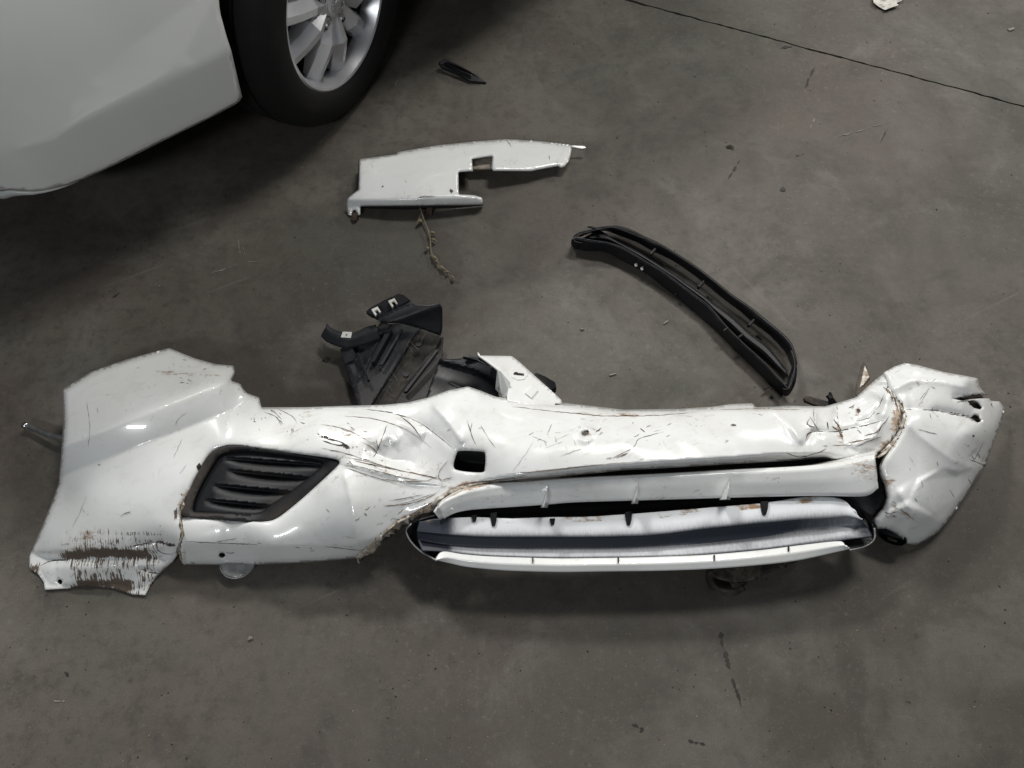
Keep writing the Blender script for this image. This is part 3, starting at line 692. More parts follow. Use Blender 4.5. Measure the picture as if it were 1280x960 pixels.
# ---- lower grille bar with its fins
BT = [(548, 632), (556, 625), (585, 612), (621, 605), (667, 601.5), (730, 597), (780, 594.5), (850, 591), (917, 587), (1000, 583), (1040, 579), (1075, 572), (1094, 568)]
BTop = [(546, 631), (556, 622), (585, 606), (621, 601), (667, 598.5), (730, 595.5), (780, 593.2), (850, 589.7), (917, 585.7), (1000, 581.7), (1040, 575), (1075, 567), (1094, 563)]
BB = [(555, 648.5), (570, 641), (592, 637), (636, 634), (680, 631), (717, 628), (780, 626), (850, 624), (917, 622), (1000, 620), (1040, 620), (1082, 620), (1098, 610)]
wob = lambda P: .0012 * (ridged(P, 90, 0, 2, 61) - .5)
def bar_rust(T, P):
    return np.where(T < 1.4, .62 * np.exp(-((T - .75) / .45) ** 2), .1) * (.55 + .6 * vnoise(P[:, 0] / 40, P[:, 1] * 0 + 3)) + .25 * (T > 1.4) * vnoise(P[:, 0] / 18, P[:, 1] / 9) + .5 * gauss(P, 590, 607, 20, 5) + .5 * gauss(P, 1085, 585, 16, 10)
loft('grille_bar', [(BTop, [.142, .142, .142, .140, .125, .10, .10, .10, .10, .10, .13, .14, .142]), (BT, .160), ([(u, v + (dv - v) * .12) for (u, v), (_, dv) in zip(BT, BB)], .163), ([(u * .5 + u2 * .5, v * .5 + v2 * .5) for (u, v), (u2, v2) in zip(BT, BB)], .153), (BB, .134), ([(u, v - 2) for u, v in BB], .115)],
     M_PAINT, BUMP, 170, 4, .003, {'rust': bar_rust, 'scuff': lambda T, P: .45 + 0 * T, 'mud': lambda T, P: .45 * gauss(P, 1095, 590, 8, 12)}, wob)
for u, v in ((683, 621), (796, 616), (911, 611)):
    k = 1 if u < 900 else 1
    top = [(u + 2, v - 18), (u + 1, v - 8), (u - .5, v + 3), (u - 3, v + 13)]
    V = []; F = []
    for i, ((a, b), hgt, hw) in enumerate(zip(top, (.004, .018, .036, .040), (.4, 2.2, 4.0, 4.6))):
        zb = .156 - .007 * i
        V += [W(a - hw - (1.5 if u > 900 else 0) * i, b + 1, zb - .004), W(a, b, zb + hgt), W(a + hw, b + 1, zb - .004)]
    for i in range(3):
        F += [(i * 3, i * 3 + 1, i * 3 + 4, i * 3 + 3), (i * 3 + 1, i * 3 + 2, i * 3 + 5, i * 3 + 4)]
    F += [(9, 10, 11), (0, 2, 1)]
    mesh_obj('grille_fin', np.array(V), F, M_PAINT, BUMP, attrs=None, angle=50)

# ---- lower valance: a long shallow trough, white overspray fading into bare plastic
V0 = [(524, 652), (545, 648), (574, 647), (600, 646.5), (640, 648), (686, 646.5), (730, 646), (780, 643), (820, 640), (880, 635), (952, 629), (1000, 622), (1034, 621), (1056, 626), (1068, 640)]
V1 = [(521, 664), (548, 667), (574, 669), (600, 670.5), (640, 671), (686, 671), (730, 671), (780, 670), (820, 668), (880, 661), (952, 654), (1000, 649), (1034, 647), (1060, 645), (1078, 650)]
V1b = [(u, v + 2) for u, v in V1]
V2 = [(522, 674), (551, 680), (575, 682), (601, 683.5), (641, 684.5), (686, 685), (730, 685), (780, 684.5), (820, 683), (880, 679), (952, 671), (1000, 663), (1034, 660), (1064, 656), (1085, 660)]
V3 = [(525, 682), (552, 685), (577, 689), (605, 692), (641, 693.5), (690, 694.5), (735, 694.5), (780, 694), (820, 693), (882, 690), (952, 684), (1000, 677.5), (1038, 671), (1067, 666), (1089, 667)]
V4 = [(527, 688), (553, 689), (577, 692), (605, 694.5), (641, 696), (699, 697.5), (740, 697), (780, 696.5), (820, 695.5), (883, 693), (952, 687), (1000, 681), (1040, 677), (1068, 673), (1090, 670)]
def spray(T, P):
    x = np.interp(T, [0, .45, .75, .95, 1.3, 2, 2.75, 3.05, 3.4, 4, 4.5, 5], [.04, .14, .40, .68, 1.0, 1.05, 1.02, .82, .46, .46, .64, .9])
    x = x * (.92 + .3 * (vnoise(P[:, 0] / 60, P[:, 1] * 0 + 8) - .5))
    endl = sstep(585, 548, P[:, 0]); endr = sstep(1040, 1085, P[:, 0]) * sstep(.2, 1.4, T)
    x = x - .32 * sstep(940, 1030, P[:, 0]) * sstep(.8, 1.2, T) * sstep(3.3, 2.9, T)
    return np.maximum(np.maximum(x, endl * 1.1), endr * .85)
VAL = loft('lower_valance', [(V0, .124), (V1, .122), (V1b, .108), (V2, .096), (V3, .102), (V4, .104)], M_SPRAY, BUMP, 220, 8, .003, {'spray': spray, 'rust': lambda T, P: np.where(T < .3, .10 + .42 * vnoise(P[:, 0] / 30, P[:, 1] * 0) , .0) + .35 * gauss(P, 1005, 628, 8, 3) + .4 * gauss(P, 950, 633, 12, 4)},
     lambda P: .0008 * (ridged(P, 120, 0, 3, 71) - .5) + .006 * sstep(1025, 1060, P[:, 0]) * (ridged(P, 20, .3, 1.3, 5) - .5))
L0 = [(544, 698.5), (553, 689.5), (577, 692.5), (605, 695), (641, 696.5), (699, 698), (740, 697.5), (780, 697), (820, 696), (883, 693.5), (952, 687.5), (1000, 681.5), (1048, 676.5), (1056, 681)]
L1 = [(545, 700), (560, 697), (580, 700), (606, 703), (641, 705), (699, 706.5), (740, 706), (780, 705.5), (820, 704.5), (883, 702), (952, 696), (1000, 690), (1050, 682), (1058, 684)]
L2 = [(546, 700.5), (560, 703.5), (580, 708), (606, 711), (641, 713.5), (699, 715), (740, 714.5), (780, 714), (820, 713.5), (883, 711.3), (952, 706), (1000, 700), (1050, 689), (1062, 686)]
LIP = loft('valance_lip', [(L0, .106), (L1, .1085), (L2, .100), ([(u, v - 1.5) for u, v in L2], .075)], M_PAINT, BUMP, 160, 5, .003, {'scuff': lambda T, P: .25 + 0 * T, 'rust': lambda T, P: .18 + 0 * T})
for u, v in ((666, 698), (773, 698), (893, 695.5), (986, 684)):
    prism('lip_notch', [(u - .9, v - 2), (u + .9, v - 2), (u + .7, v + 5), (u - .7, v + 5)], .1115, .003, M_DARK, LIP, 0)
# bare plastic ends of the trough
loft('valance_end', [([(510, 671), (508, 662), (514, 655), (524, 651), (545, 645)], [.085, .095, .11, .125, .125]), ([(516, 679), (519, 668), (524, 661), (532, 657), (550, 652)], .08), ([(528, 690), (536, 680), (541, 672), (545, 666), (552, 660)], .07), ([(545, 699), (550, 691), (553, 683), (556, 674), (556, 664)], [.098, .088, .078, .07, .075])], M_GLOSSBLK, BUMP, 40, 6, .003)
loft('valance_end', [([(1062, 687), (1078, 684), (1090, 678), (1094, 671), (1092, 656)], [.098, .088, .08, .085, .095]), ([(1056, 680), (1072, 674), (1083, 668), (1088, 660), (1086, 648)], .075), ([(1050, 674), (1066, 662), (1076, 652), (1080, 645), (1076, 636)], .068)], M_GLOSSBLK, BUMP, 40, 6, .003)
for pts in ([(546, 701, .098), (536, 695, .090), (527, 690, .087), (517, 681, .086), (510, 671, .090), (508, 662, .098), (514, 655, .112)], [(1062, 687.5, .098), (1076, 684.5, .089), (1088, 679, .083), (1093.5, 672, .087), (1093, 660, .096)]):
    q = smooth_poly(pts, 5); tube('end_rim', W(q[:, 0], q[:, 1], q[:, 2]), .0016, M_CLEAR, BUMP, 6)
# black carrier seen through the slots, dark sheets painting shade in the gaps, and clip tongues on the trough's upper edge
loft('inner_carrier', [([(548, 640), (640, 622), (780, 610), (917, 602), (1040, 596), (1100, 590)], .075), ([(540, 652), (640, 642), (780, 636), (917, 628), (1040, 618), (1108, 632)], .070), ([(545, 660), (640, 658), (780, 654), (917, 645), (1040, 634), (1100, 662)], .05)], M_BLACK, BUMP, 80, 4, .004)
loft('slot_shade_sheet', [([(700, 585), (820, 572), (917, 566), (1030, 562), (1095, 556)], .100), ([(700, 600), (820, 596), (917, 592), (1030, 586), (1100, 590)], .095)], M_DARK, BUMP, 60, 4, .004)  # added dark sheet, paints the shade inside the slot
loft('corner_shade_sheet', [([(1050, 600), (1085, 585), (1112, 560)], .07), ([(1050, 640), (1085, 650), (1120, 655)], .03)], M_DARK, BUMP, 30, 6, .003)  # added dark sheet, paints the shade behind the corner gap
for u, v, w_ in ((617, 643, 4.5), (786, 642, 4.5), (956, 629, 5)):
    t_ = prism('clip_tongue', [(u - w_, v - 2), (u + w_, v - 3), (u + w_ * .8, v + 7), (u + w_ * .4, v + 14), (u - w_ * .5, v + 14), (u - w_ * .8, v + 7)], [.1305, .1305, .129, .1275, .1275, .129], .010, M_GLOSSBLK, BUMP, .001)
for u, v in ((592, 646), (690, 650)):
    prism('clip_stub', [(u - 3, v - 2), (u + 4, v - 2.5), (u + 3, v + 5), (u - 1, v + 6)], [.1305, .1305, .128, .128], .008, M_GLOSSBLK, BUMP, .001)
# short white tongue at the bar's left end
loft('bar_end_tab', [([(543, 640), (552, 630), (566, 638)], .150), ([(550, 650), (560, 645), (569, 641)], .125)], M_PAINT, BUMP, 12, 4, .003)

# ---- lamp bezel with louvres in the left end
def z_fog(P): return np.maximum(z_skin(P), 0)
FZ = TPS([(226, 644, .120), (262, 568, .142), (300, 558, .150), (375, 567, .160), (424, 577, .164), (387, 615, .150), (344, 649, .128), (290, 648, .124), (320, 600, .142)], 1e-3)
fz = lambda P: FZ(np.asarray(P, float))
_zs = np.median(z_skin(resample(FOG, 4, True)) - fz(resample(FOG, 4, True)))
fogz = lambda P: fz(P) + _zs + .004
BEZ = sheet('lamp_bezel', [tuple(p) for p in FOG + (FOG - FOG.mean(0)) * .004], lambda P: fogz(P) - .006 * (1 - np.clip(poly_dist(P, FOGIN, True)[0] / 9, 0, 1)), M_BEZEL, BUMP, 3.2, [FOGIN], .003, {'dust': blobs([(244, 606, 9, 38, .45, .62), (270, 565, 18, 4, -.3, .5), (350, 640, 22, 5, -.6, .4), (250, 645, 20, 2.5, 0, .5)])})
def drop_wall(name, outline, zf, depth, mat, parent, taper=.9):
    B = resample(outline, 4, True); P = W(B[:, 0], B[:, 1], zf(B)); c = P.mean(0); n = len(P)
    Q = c + (P - c) * taper; Q[:, 2] = P[:, 2] - depth
    Rr = c + (P - c) * (taper * .6); Rr[:, 2] = Q[:, 2] - .004
    V = np.vstack([P, Q, Rr, [[*c[:2], Rr[:, 2].mean() - .002]]]); F = []
    for i in range(n):
        j = (i + 1) % n; F += [(i, n + i, n + j, j), (n + i, 2 * n + i, 2 * n + j, n + j), (2 * n + i, 3 * n, 2 * n + j)]
    return mesh_obj(name, V, F, mat, parent, angle=40)
drop_wall('bezel_recess', FOGIN, lambda B: fogz(B) - .006, .045, M_GLOSSBLK, BEZ, .94)
CREST = [((279, 571), (403, 580), .018, 8), ((283, 586), (390, 596.5), .020, 11), ((266, 604.5), (367, 614), .020, 11), ((255, 623), (343, 631.5), .017, 10)]
def z_insert(P):
    z = fogz(P) - .013
    for a, b, dep, wd_ in CREST:
        d = np.array(b, float) - a; l = np.hypot(*d); q = P - a; t = (q @ d) / l ** 2; dv = (d[0] * q[:, 1] - d[1] * q[:, 0]) / l
        bow = np.clip(np.sin(math.pi * np.clip(t, 0, 1)), 0, 1) ** .75
        z += bow * np.where(dv > 0, -dep * np.exp(-(dv / (wd_ * .75)) ** 2) * sstep(-2, 3, dv), .004 * np.exp(dv / 4))
    return z
sheet('louvre_insert', [tuple(p) for p in FOGIN + (FOGIN - FOGIN.mean(0)) * .012], z_insert, M_INSERT, BEZ, 1.4, (), .002, {'dust': lambda P: .75 * gauss(P, 345, 632, 20, 7, -.75)})
prism('clip_tab', [(245, 583), (249, 578), (251, 582), (247, 588)], .150, .004, M_GLOSSBLK, BEZ, .0008)

# ---- tow-eye socket
drop_wall('tow_eye_socket', TOW, lambda B: z_skin(B) - .001, .05, M_DARK, BUMP, .95)
# ---- upper mounting bracket, white, with its folded wall
zb_ = TPS([(597, 441, .135), (640, 445, .095), (701, 499, .122), (701, 504, .13), (635, 498, .150), (622, 470, .147), (660, 470, .118)], 1e-3)
BRK = sheet('mounting_bracket', [(597, 440), (598.5, 440), (600, 444.5), (640, 445), (650, 453), (702, 500), (702, 507), (670, 507), (634, 502), (634, 494), (637, 478), (622, 461.5), (610, 452.5), (598, 444)], lambda P: zb_(P), M_PAINT, BUMP, 3, (), .003,
            {'scuff': lambda P: .15 + 0 * P[:, 0], 'rust': lambda P: .1 + 0 * P[:, 0]})
FW_ = prism('folded_wall', [(621.5, 462), (626, 464), (638, 478), (636, 488), (632, 498), (628, 496), (619, 486)], [.144, .146, .149, .142, .132, .122, .100], .003, M_TRIM, BRK, .0006)
prism('wall_hole_shade', [tuple(p) for p in hole(625, 484, 2.2, 3.4, 10)], [.1235 + .0016 * (p[0] - 625) - .0008 * (p[1] - 484) for p in hole(625, 484, 2.2, 3.4, 10)], .002, M_DARK, FW_, 0)  # dark disc painted as the shade inside a hole
_zb = lambda u, v, d=0.: [float(zb_(np.array([(a, b)]))[0]) + d for a, b in zip(u, v)]
oc = hole(648.5, 466.5, 11.5, 8.6, 8, .2); BOSS = prism('octagon_boss', oc, _zb(*zip(*oc), .0022), .003, M_PAINT, BRK, .0008)
oc = [(642, 466), (645, 464.6), (648, 466), (655, 467), (655, 469.4), (648, 469), (642, 468)]; prism('boss_slot', oc, _zb(*zip(*oc), .0032), .0015, M_DARK, BOSS, 0)
oc = [(656, 490.5), (665.5, 481.5), (673, 487.5), (664.5, 497.5)]; prism('raised_pad', oc, _zb(*zip(*oc), .005), .007, M_PAINT, BRK, .001)
oc = [(694, 504.2), (710, 505), (710, 506.4), (694, 505.8)]; prism('bracket_slot', oc, _zb(*zip(*oc), .003), .003, M_DARK, BRK, 0)
# ---- ragged dirty edges where the skin folded and tore
def torn(name, edge, zf, off, zoff, n=90, seed=0):
    E = resample(smooth_poly(edge, 6), 2.0); k = np.arange(len(E)); z0 = zf(E) + .0015
    rails = []
    for j, ((du, dv), dz) in enumerate(zip(off, zoff)):
        jag = (vnoise(k * .55 + seed, k * 0 + j * 3.1) - .5) * (0 if j == 0 else 1.0)
        rails.append((np.stack([E[:, 0] + du * (1 + 1.3 * jag), E[:, 1] + dv * (1 + 1.3 * jag)], -1), z0 + dz + .006 * jag))
    return loft(name, rails, M_TORN, BUMP, n, 3, .002, smooth_rails=False)
torn('torn_edge', [(444, 696), (456, 687), (470, 675), (494, 654.5), (520, 641), (543, 628), (562, 616), (585, 607), (610, 602)], z_skin, [(-1, -2), (.7, .7), (2.4, 3.6), (4, 6.5)], [.0006, .0012, -.010, -.035], 120, 3)
torn('torn_edge', [(1110, 487), (1117, 496), (1127, 508), (1131.5, 521), (1127, 537), (1118, 551.5), (1108, 564), (1100, 571)], lambda P: np.maximum(z_skin(P), z_right(P)), [(.8, -.3), (-1.5, .4), (-4, 1.4), (-6.5, 2.5)], [.0004, -.001, -.010, -.020], 90, 11)
torn('torn_edge', [(231, 628), (227, 640), (226, 652), (228, 668), (224, 682), (227, 700)], z_skin, [(-.8, 0), (0, .3), (.9, .3)], [.0003, .0012, .0003], 60, 21)

# ---- torn tabs at the back edge, near the right corner
prism('torn_tab', [(1070, 494), (1070.5, 481), (1078, 454), (1080, 452), (1084, 460), (1089, 476), (1086, 484), (1076, 494)], [.10, .09, .06, .055, .06, .085, .09, .11], .004, M_MUDDY, BUMP, .0008)
prism('torn_tab', [(1075, 484), (1081, 456), (1087, 471), (1079, 481)], [.094, .0645, .084, .094], .003, M_TORN, BUMP, .0008)

# ---- scratches and scrapes on the skin, with dark lines along its creases
def ribbons(name, items, zf, mat, parent, lift=.0011):
    V = []; F = []; n0 = 0
    for pl, w_ in items:
        P = resample(smooth_poly(pl, 5) if len(pl) > 2 else np.asarray(pl, float), 2.2); n = len(P)
        if n < 3: P = resample(np.asarray(pl, float), .9); n = len(P)
        if n < 3: continue
        P = P + (vnoise(P[:, 0] / 3 + 5, P[:, 1] / 3)[:, None] - .5) * .9
        t = np.gradient(P, axis=0); t /= np.maximum(np.hypot(*t.T), 1e-9)[:, None]; nr = np.stack([-t[:, 1], t[:, 0]], -1)
        k = np.linspace(0, 1, n); ww = w_ * .32 * np.minimum(1, np.minimum(k, 1 - k) * 5 + .15) * (.45 + 1.1 * vnoise(k * n * .45 + n0, k * 0 + 2))
        A = P + nr * ww[:, None]; B = P - nr * ww[:, None]; z = zf(P) + lift
        V.append(W(A[:, 0], A[:, 1], z)); V.append(W(B[:, 0], B[:, 1], z))
        F += [(n0 + i, n0 + i + 1, n0 + n + i + 1, n0 + n + i) for i in range(n - 1)]; n0 += 2 * n
    return tag(mesh_obj(name, np.vstack(V), F, mat, parent, smooth=False), kind='stuff')

def cluster(n, u, v, ru, rv, ang, spread, lmin, lmax, w0=.6, w1_=1.3, inside=SKIN, avoid=HOLES):
    out = []; n = int(n * .13); lmin, lmax = lmin * .6, lmax * .7
    while n > 0:
        x, y = rng.normal(u, ru), rng.normal(v, rv); n -= 1
        a = rng.normal(ang, spread * .45); l = rng.uniform(lmin, lmax); b = rng.normal(0, .25)
        p = np.array([(x - l / 2 * math.cos(a), y - l / 2 * math.sin(a)), (x + b * l * .3, y + b * l * .3), (x + l / 2 * math.cos(a), y + l / 2 * math.sin(a))])
        if not poly_inside(p, inside).all() or poly_dist(p, inside, True)[0].min() < 2.5: continue
        if any(poly_inside(p, h).any() or poly_dist(p, h, True)[0].min() < 2 for h in avoid): continue
        out.append((p.tolist(), rng.uniform(w0 * .7, w1_ * .85)))
    return out
dark = [([(330, 515), (345, 521), (352, 532)], 1.0), ([(340, 512), (352, 524)], .9), ([(398, 545), (412, 549), (425, 552), (437, 559)], 2.2), ([(402, 550), (420, 556), (436, 557)], 1.4), ([(401, 560), (430, 566), (452, 573), (470, 578)], 1.1),
        ([(470, 548), (472, 562), (466, 572)], 1.0), ([(484, 530), (476, 552), (470, 566)], .9), ([(500, 520), (515, 532), (527, 548)], 1.4), ([(452, 511), (490, 516), (522, 527), (545, 543), (566, 560)], 1.0), ([(424, 580), (460, 586), (500, 596), (530, 601)], 1.1),
        ([(300, 480), (306, 488)], .8), ([(430, 584), (470, 597), (505, 608)], .8), ([(584, 525), (590, 545), (595, 556)], 1.1), ([(590, 528), (588, 540)], .8), ([(600, 530), (612, 550), (620, 560)], .7), ([(486, 626), (510, 622), (530, 618)], 1.0), ([(480, 634), (512, 627), (545, 616)], .8),
        ([(232, 677), (275, 679), (322, 681)], 1.4), ([(270, 677), (296, 673)], 1.2), ([(405, 683), (440, 687), (455, 688)], 1.2), ([(490, 648), (500, 650), (508, 656)], 1.2), ([(455, 641), (459, 645)], 1.6),
        ([(620, 594), (700, 586), (760, 580)], .8), ([(615, 600), (660, 594)], .9), ([(800, 535), (806, 540)], 1.6), ([(1012, 520), (1022, 536), (1026, 545)], 1.0), ([(1017, 508), (1018, 538)], .8), ([(1012, 522), (1009, 530), (1018, 534)], 1.2),
        ([(1007, 548), (1010, 541), (1018, 540), (1042, 540), (1060, 536), (1085, 531), (1104, 525)], 1.3), ([(1046, 506), (1048, 528), (1053, 548)], 1.2), ([(1070, 526), (1086, 522), (1098, 508), (1106, 492)], 1.0), ([(1070, 559), (1085, 552), (1102, 546)], 1.3), ([(1096, 544), (1103, 532), (1112, 520)], 1.2), ([(982, 566), (1000, 571), (1022, 566), (1034, 560)], 1.6), ([(1000, 572), (1018, 573)], 2.0),
        ([(1034, 527), (1035, 536)], 1.6), ([(1068, 508), (1064, 511)], 1.4), ([(1108, 486), (1112, 481), (1120, 479)], 1.5), ([(150, 645), (158, 641), (164, 640)], .9), ([(108, 500), (112, 530), (110, 560)], .5), ([(122, 580), (126, 582)], 1.2), ([(90, 660), (100, 640), (108, 620)], .5),
        ([(700, 570), (730, 560)], .6), ([(690, 530), (684, 542)], .7), ([(665, 545), (682, 552)], .6), ([(640, 590), (655, 570), (668, 550)], .5), ([(160, 684), (185, 679), (205, 678)], 2.0), ([(196, 676), (210, 681), (221, 682)], 2.2), ([(195, 687), (205, 692), (216, 693)], 1.2), ([(176, 711), (190, 716), (200, 717)], 1.8), ([(50, 707), (65, 701), (84, 700)], 2.0)]
dark += cluster(90, 362, 524, 28, 9, .6, .6, 3, 12) + cluster(70, 330, 518, 22, 10, .9, .5, 3, 9) + cluster(120, 470, 560, 45, 28, .5, .7, 4, 16) + cluster(80, 250, 468, 30, 9, .1, .6, 3, 10, .5, 1.1) + cluster(40, 200, 465, 30, 10, 1.2, .5, 3, 8, .4, .8)
dark += cluster(70, 350, 683, 90, 7, .05, .3, 4, 20, .5, 1.2) + cluster(70, 600, 560, 50, 30, -.6, .7, 4, 16, .4, .9) + cluster(110, 800, 545, 90, 18, -.3, .6, 3, 14, .4, 1.1) + cluster(70, 1050, 535, 35, 20, .3, .8, 4, 15, .5, 1.2) + cluster(70, 500, 625, 40, 25, -.4, .5, 4, 15, .5, 1.2)
dark += cluster(60, 150, 560, 60, 70, 1.2, .5, 4, 14, .35, .7) + cluster(40, 150, 664, 45, 6, 1.5, .4, 3, 9, .5, 1.1) + cluster(40, 430, 545, 20, 12, .3, .4, 5, 16, .7, 1.6) + cluster(40, 232, 630, 3, 14, 1.2, .4, 3, 9, .8, 1.8) + cluster(40, 225, 560, 18, 40, -1.0, .3, 10, 40, .3, .6)
ribbons('scratches', dark, z_skin, M_SCRATCH, BUMP)
brown = [([(1042, 524), (1050, 536), (1054, 551)], 3.2), ([(1040, 533), (1048, 538)], 2.2), ([(1060, 553), (1075, 551), (1090, 547)], 1.4), ([(775, 519), (790, 520), (798, 519)], 2.2), ([(560, 612), (585, 604), (620, 600), (660, 596)], 2.0), ([(500, 650), (525, 637), (545, 625)], 2.0), ([(452, 552), (466, 560), (472, 568)], .9), ([(1007, 550), (1010, 542), (1016, 540)], 1.6), ([(1048, 536), (1052, 548)], 2.4), ([(744, 540), (752, 535)], 1.6), ([(1112, 482), (1118, 497), (1122, 512)], 2.0), ([(1060, 556), (1040, 557)], 1.2), ([(845, 510), (870, 508), (890, 508)], 1.4)]
brown += [([(400, 530), (430, 536), (455, 548), (470, 558)], .8), ([(430, 520), (470, 524), (510, 538), (540, 560)], .8), ([(440, 575), (480, 584), (520, 592), (556, 600)], 1.4), ([(430, 571), (460, 577), (500, 588)], 1.0), ([(470, 598), (505, 602), (535, 600), (552, 592)], .9), ([(480, 632), (510, 630), (535, 622), (550, 612)], 1.6), ([(560, 575), (548, 592), (553, 604)], .9), ([(345, 510), (365, 520), (372, 530)], .8), ([(640, 592), (690, 588), (760, 580), (800, 577)], 1.0), ([(700, 515), (760, 520), (820, 519), (870, 515)], 1.1), ([(640, 508), (690, 514), (740, 518)], .8), ([(900, 512), (950, 511), (1000, 512)], .9), ([(760, 575), (790, 560), (800, 548), (830, 540)], .8), ([(770, 572), (785, 566)], 1.6), ([(1080, 545), (1095, 540), (1104, 530)], 1.8)]
brown += cluster(40, 600, 603, 40, 5, -.15, .3, 4, 20, .6, 1.6) + cluster(40, 1060, 540, 30, 18, .4, .7, 4, 14, .6, 1.6) + cluster(40, 520, 640, 26, 10, -.6, .3, 4, 14, .7, 1.6) + cluster(30, 230, 466, 30, 4, .05, .5, 2, 7, .7, 1.5) + cluster(50, 470, 570, 50, 25, .4, .5, 4, 14, .5, 1.2) + cluster(40, 790, 540, 80, 18, -.3, .5, 4, 12, .5, 1.2)
ribbons('scratches', brown, z_skin, M_SCRATCH2, BUMP)
rd = [([(1127, 511), (1150, 512), (1170, 513), (1190, 518), (1215, 523), (1226, 525)], 1.2), ([(1190, 496), (1210, 497), (1228, 494), (1238, 493)], 2.2), ([(1196, 503), (1212, 500)], 1.2), ([(1150, 500), (1162, 484)], .8), ([(1148, 508), (1154, 498), (1160, 489)], .7), ([(1214, 568), (1218, 574), (1222, 567), (1226, 576)], 1.2), ([(1212, 574), (1232, 582)], 1.0), ([(1210, 598), (1215, 606)], .9), ([(1187, 612), (1193, 622)], .9), ([(1219, 572), (1230, 552)], .6), ([(1106, 640), (1112, 642), (1120, 640)], 1.1), ([(1115, 632), (1130, 640), (1145, 652)], 1.1), ([(1152, 600), (1154, 610)], .7), ([(1146, 536), (1172, 543)], 1.0), ([(1162, 516), (1164, 523)], .8), ([(1145, 476), (1149, 480)], .9)]
AV = []
rd += cluster(60, 1150, 480, 40, 8, .1, .8, 3, 10, .4, 1, RC, AV) + cluster(40, 1220, 572, 10, 12, .8, .7, 3, 11, .5, 1.1, RC, AV) + cluster(60, 1160, 590, 40, 45, 1.0, .7, 3, 12, .35, .8, RC, AV) + cluster(40, 1120, 645, 16, 12, .6, .4, 4, 13, .5, 1.1, RC, AV)
ribbons('scratches', rd, z_right, M_SCRATCH, BUMP)

# ------------------------------------------------------------------ loose white body panel
def build_panel():
    o = empty('body_panel', W(570, 230, 0).tolist(), 'loose white plastic panel with a stepped cut-out lying beyond the bumper', 'panel')
    zp = TPS([(449, 199, .055), (497, 190, .055), (597, 176, .05), (633, 174, .048), (713, 181, .035), (706, 209, .028), (664, 214, .035), (573, 243, .05), (604, 256, .038), (450, 256, .042), (433, 259, .03), (435, 269, .022), (520, 220, .062), (620, 195, .052)], 1e-3)
    out = [(449, 199), (496, 192.6), (497, 190), (546, 181.6), (597, 176.5), (633, 174), (675, 176.5), (713.6, 181), (714.5, 188), (712, 199), (706.5, 208), (701, 210), (698, 207.5), (673, 212), (664, 214), (616.5, 213.7), (614, 210), (615.5, 195), (590, 199), (591, 213.7), (573, 215), (573.5, 243), (592.6, 244), (602.5, 247), (604, 256), (530, 257), (450.6, 258), (450, 268.5), (446, 269), (444.5, 263), (441, 263), (440, 269), (435, 268.5), (433, 259), (434, 248), (440, 243), (448, 237)]
    def z(P):
        q = zp(P); q = q + line_step(P, [(420, 249.5), (520, 248.5), (612, 247)], .014, 9, 0)
        q += crease(P, [(523, 250), (528, 245), (560, 244), (592, 243.5)], .004, 3, 3)
        q += line_step(P, [(714, 186), (675, 181.5), (633, 179), (597, 181.5), (546, 187), (497, 195), (449, 204)], .010, 6, 0)
        q += crease(P, [(633, 174), (636, 178), (639, 183)], -.003, 2, 2) + .003 * (ridged(P, 60, .2, 2, 91) - .5)
        d = poly_dist(P, out, True)[0]; return q - .003 * np.clip(1 - d / 2.5, 0, 1) ** 2
    pn = sheet('panel_face', out, z, M_PAINT, o, 2.4, (), .003, {'scuff': lambda P: .3 + 0 * P[:, 0], 'bare': blobs([(478, 234, 1.6, 3, .2, .66), (564, 239, 1.8, 3.5, -.2, .7), (545, 233, 1.4, 1.4, 0, .64), (687, 197, .8, 3, 0, .6), (696, 203, .8, 3, 0, .6)]), 'rust': blobs([(640, 210, 24, 3, 0, .4), (500, 222, 40, 5, 0, .3)], .1), 'mud': lambda P: 0 * P[:, 0]})
    sheet('inner_foam', [(588, 201), (617, 194), (616, 210), (589, 211)], .03, M_BEIGE, o, 3, (), .006)
    # downward return along the lower edge
    e = [(451, 257.5), (500, 257.5), (530, 257), (570, 256.5), (603.5, 255.5)]; Z = z(np.array(e)); T = W([p[0] for p in e], [p[1] for p in e], Z - .004)
    B = T.copy(); B[:, 1] += .012; B[:, 2] = np.maximum(.004, B[:, 2] - .024); n = len(e)
    mesh_obj('lower_return', np.vstack([T, B]), [(i, i + 1, n + i + 1, n + i) for i in range(n - 1)], M_BLACK, o, solid=.002)
    e = [(449.5, 199), (448.5, 215), (448.5, 237)]; Z = z(np.array(e)); T = W([p[0] for p in e], [p[1] for p in e], Z - .004); B = T.copy(); B[:, 0] += .006; B[:, 2] = .004
    mesh_obj('side_return', np.vstack([T, B]), [(i, i + 1, 4 + i, 3 + i) for i in range(2)], M_BLACK, o, solid=.002)
    ribbons('scratches', [([(633, 175), (636, 179), (639, 183)], 1.4), ([(520, 252), (527, 246), (545, 245)], .8), ([(687, 194), (687, 200)], .9), ([(696, 201), (696.5, 206)], .9)] + cluster(18, 560, 215, 70, 14, 1.2, .8, 2, 7, .4, .8, out, []), z, M_SCRATCH, o, .0008)
    for u, v in ((443, 270), (537, 262)):
        c = empty_part = prism('retaining_clip', [(u - 4, v - 5), (u + 4, v - 5), (u + 3.5, v + 1), (u + 2.5, v + 5), (u - 2, v + 6), (u - 3.5, v)], [.020, .020, .014, .01, .01, .014], .008, M_BROWN, o, .0012)
    prism('metal_tang', [(714, 181.5), (731, 182.5), (733, 185), (728, 186), (714, 184)], [.034, .030, .029, .028, .032], .0025, M_STEEL, o, .0006)
build_panel()

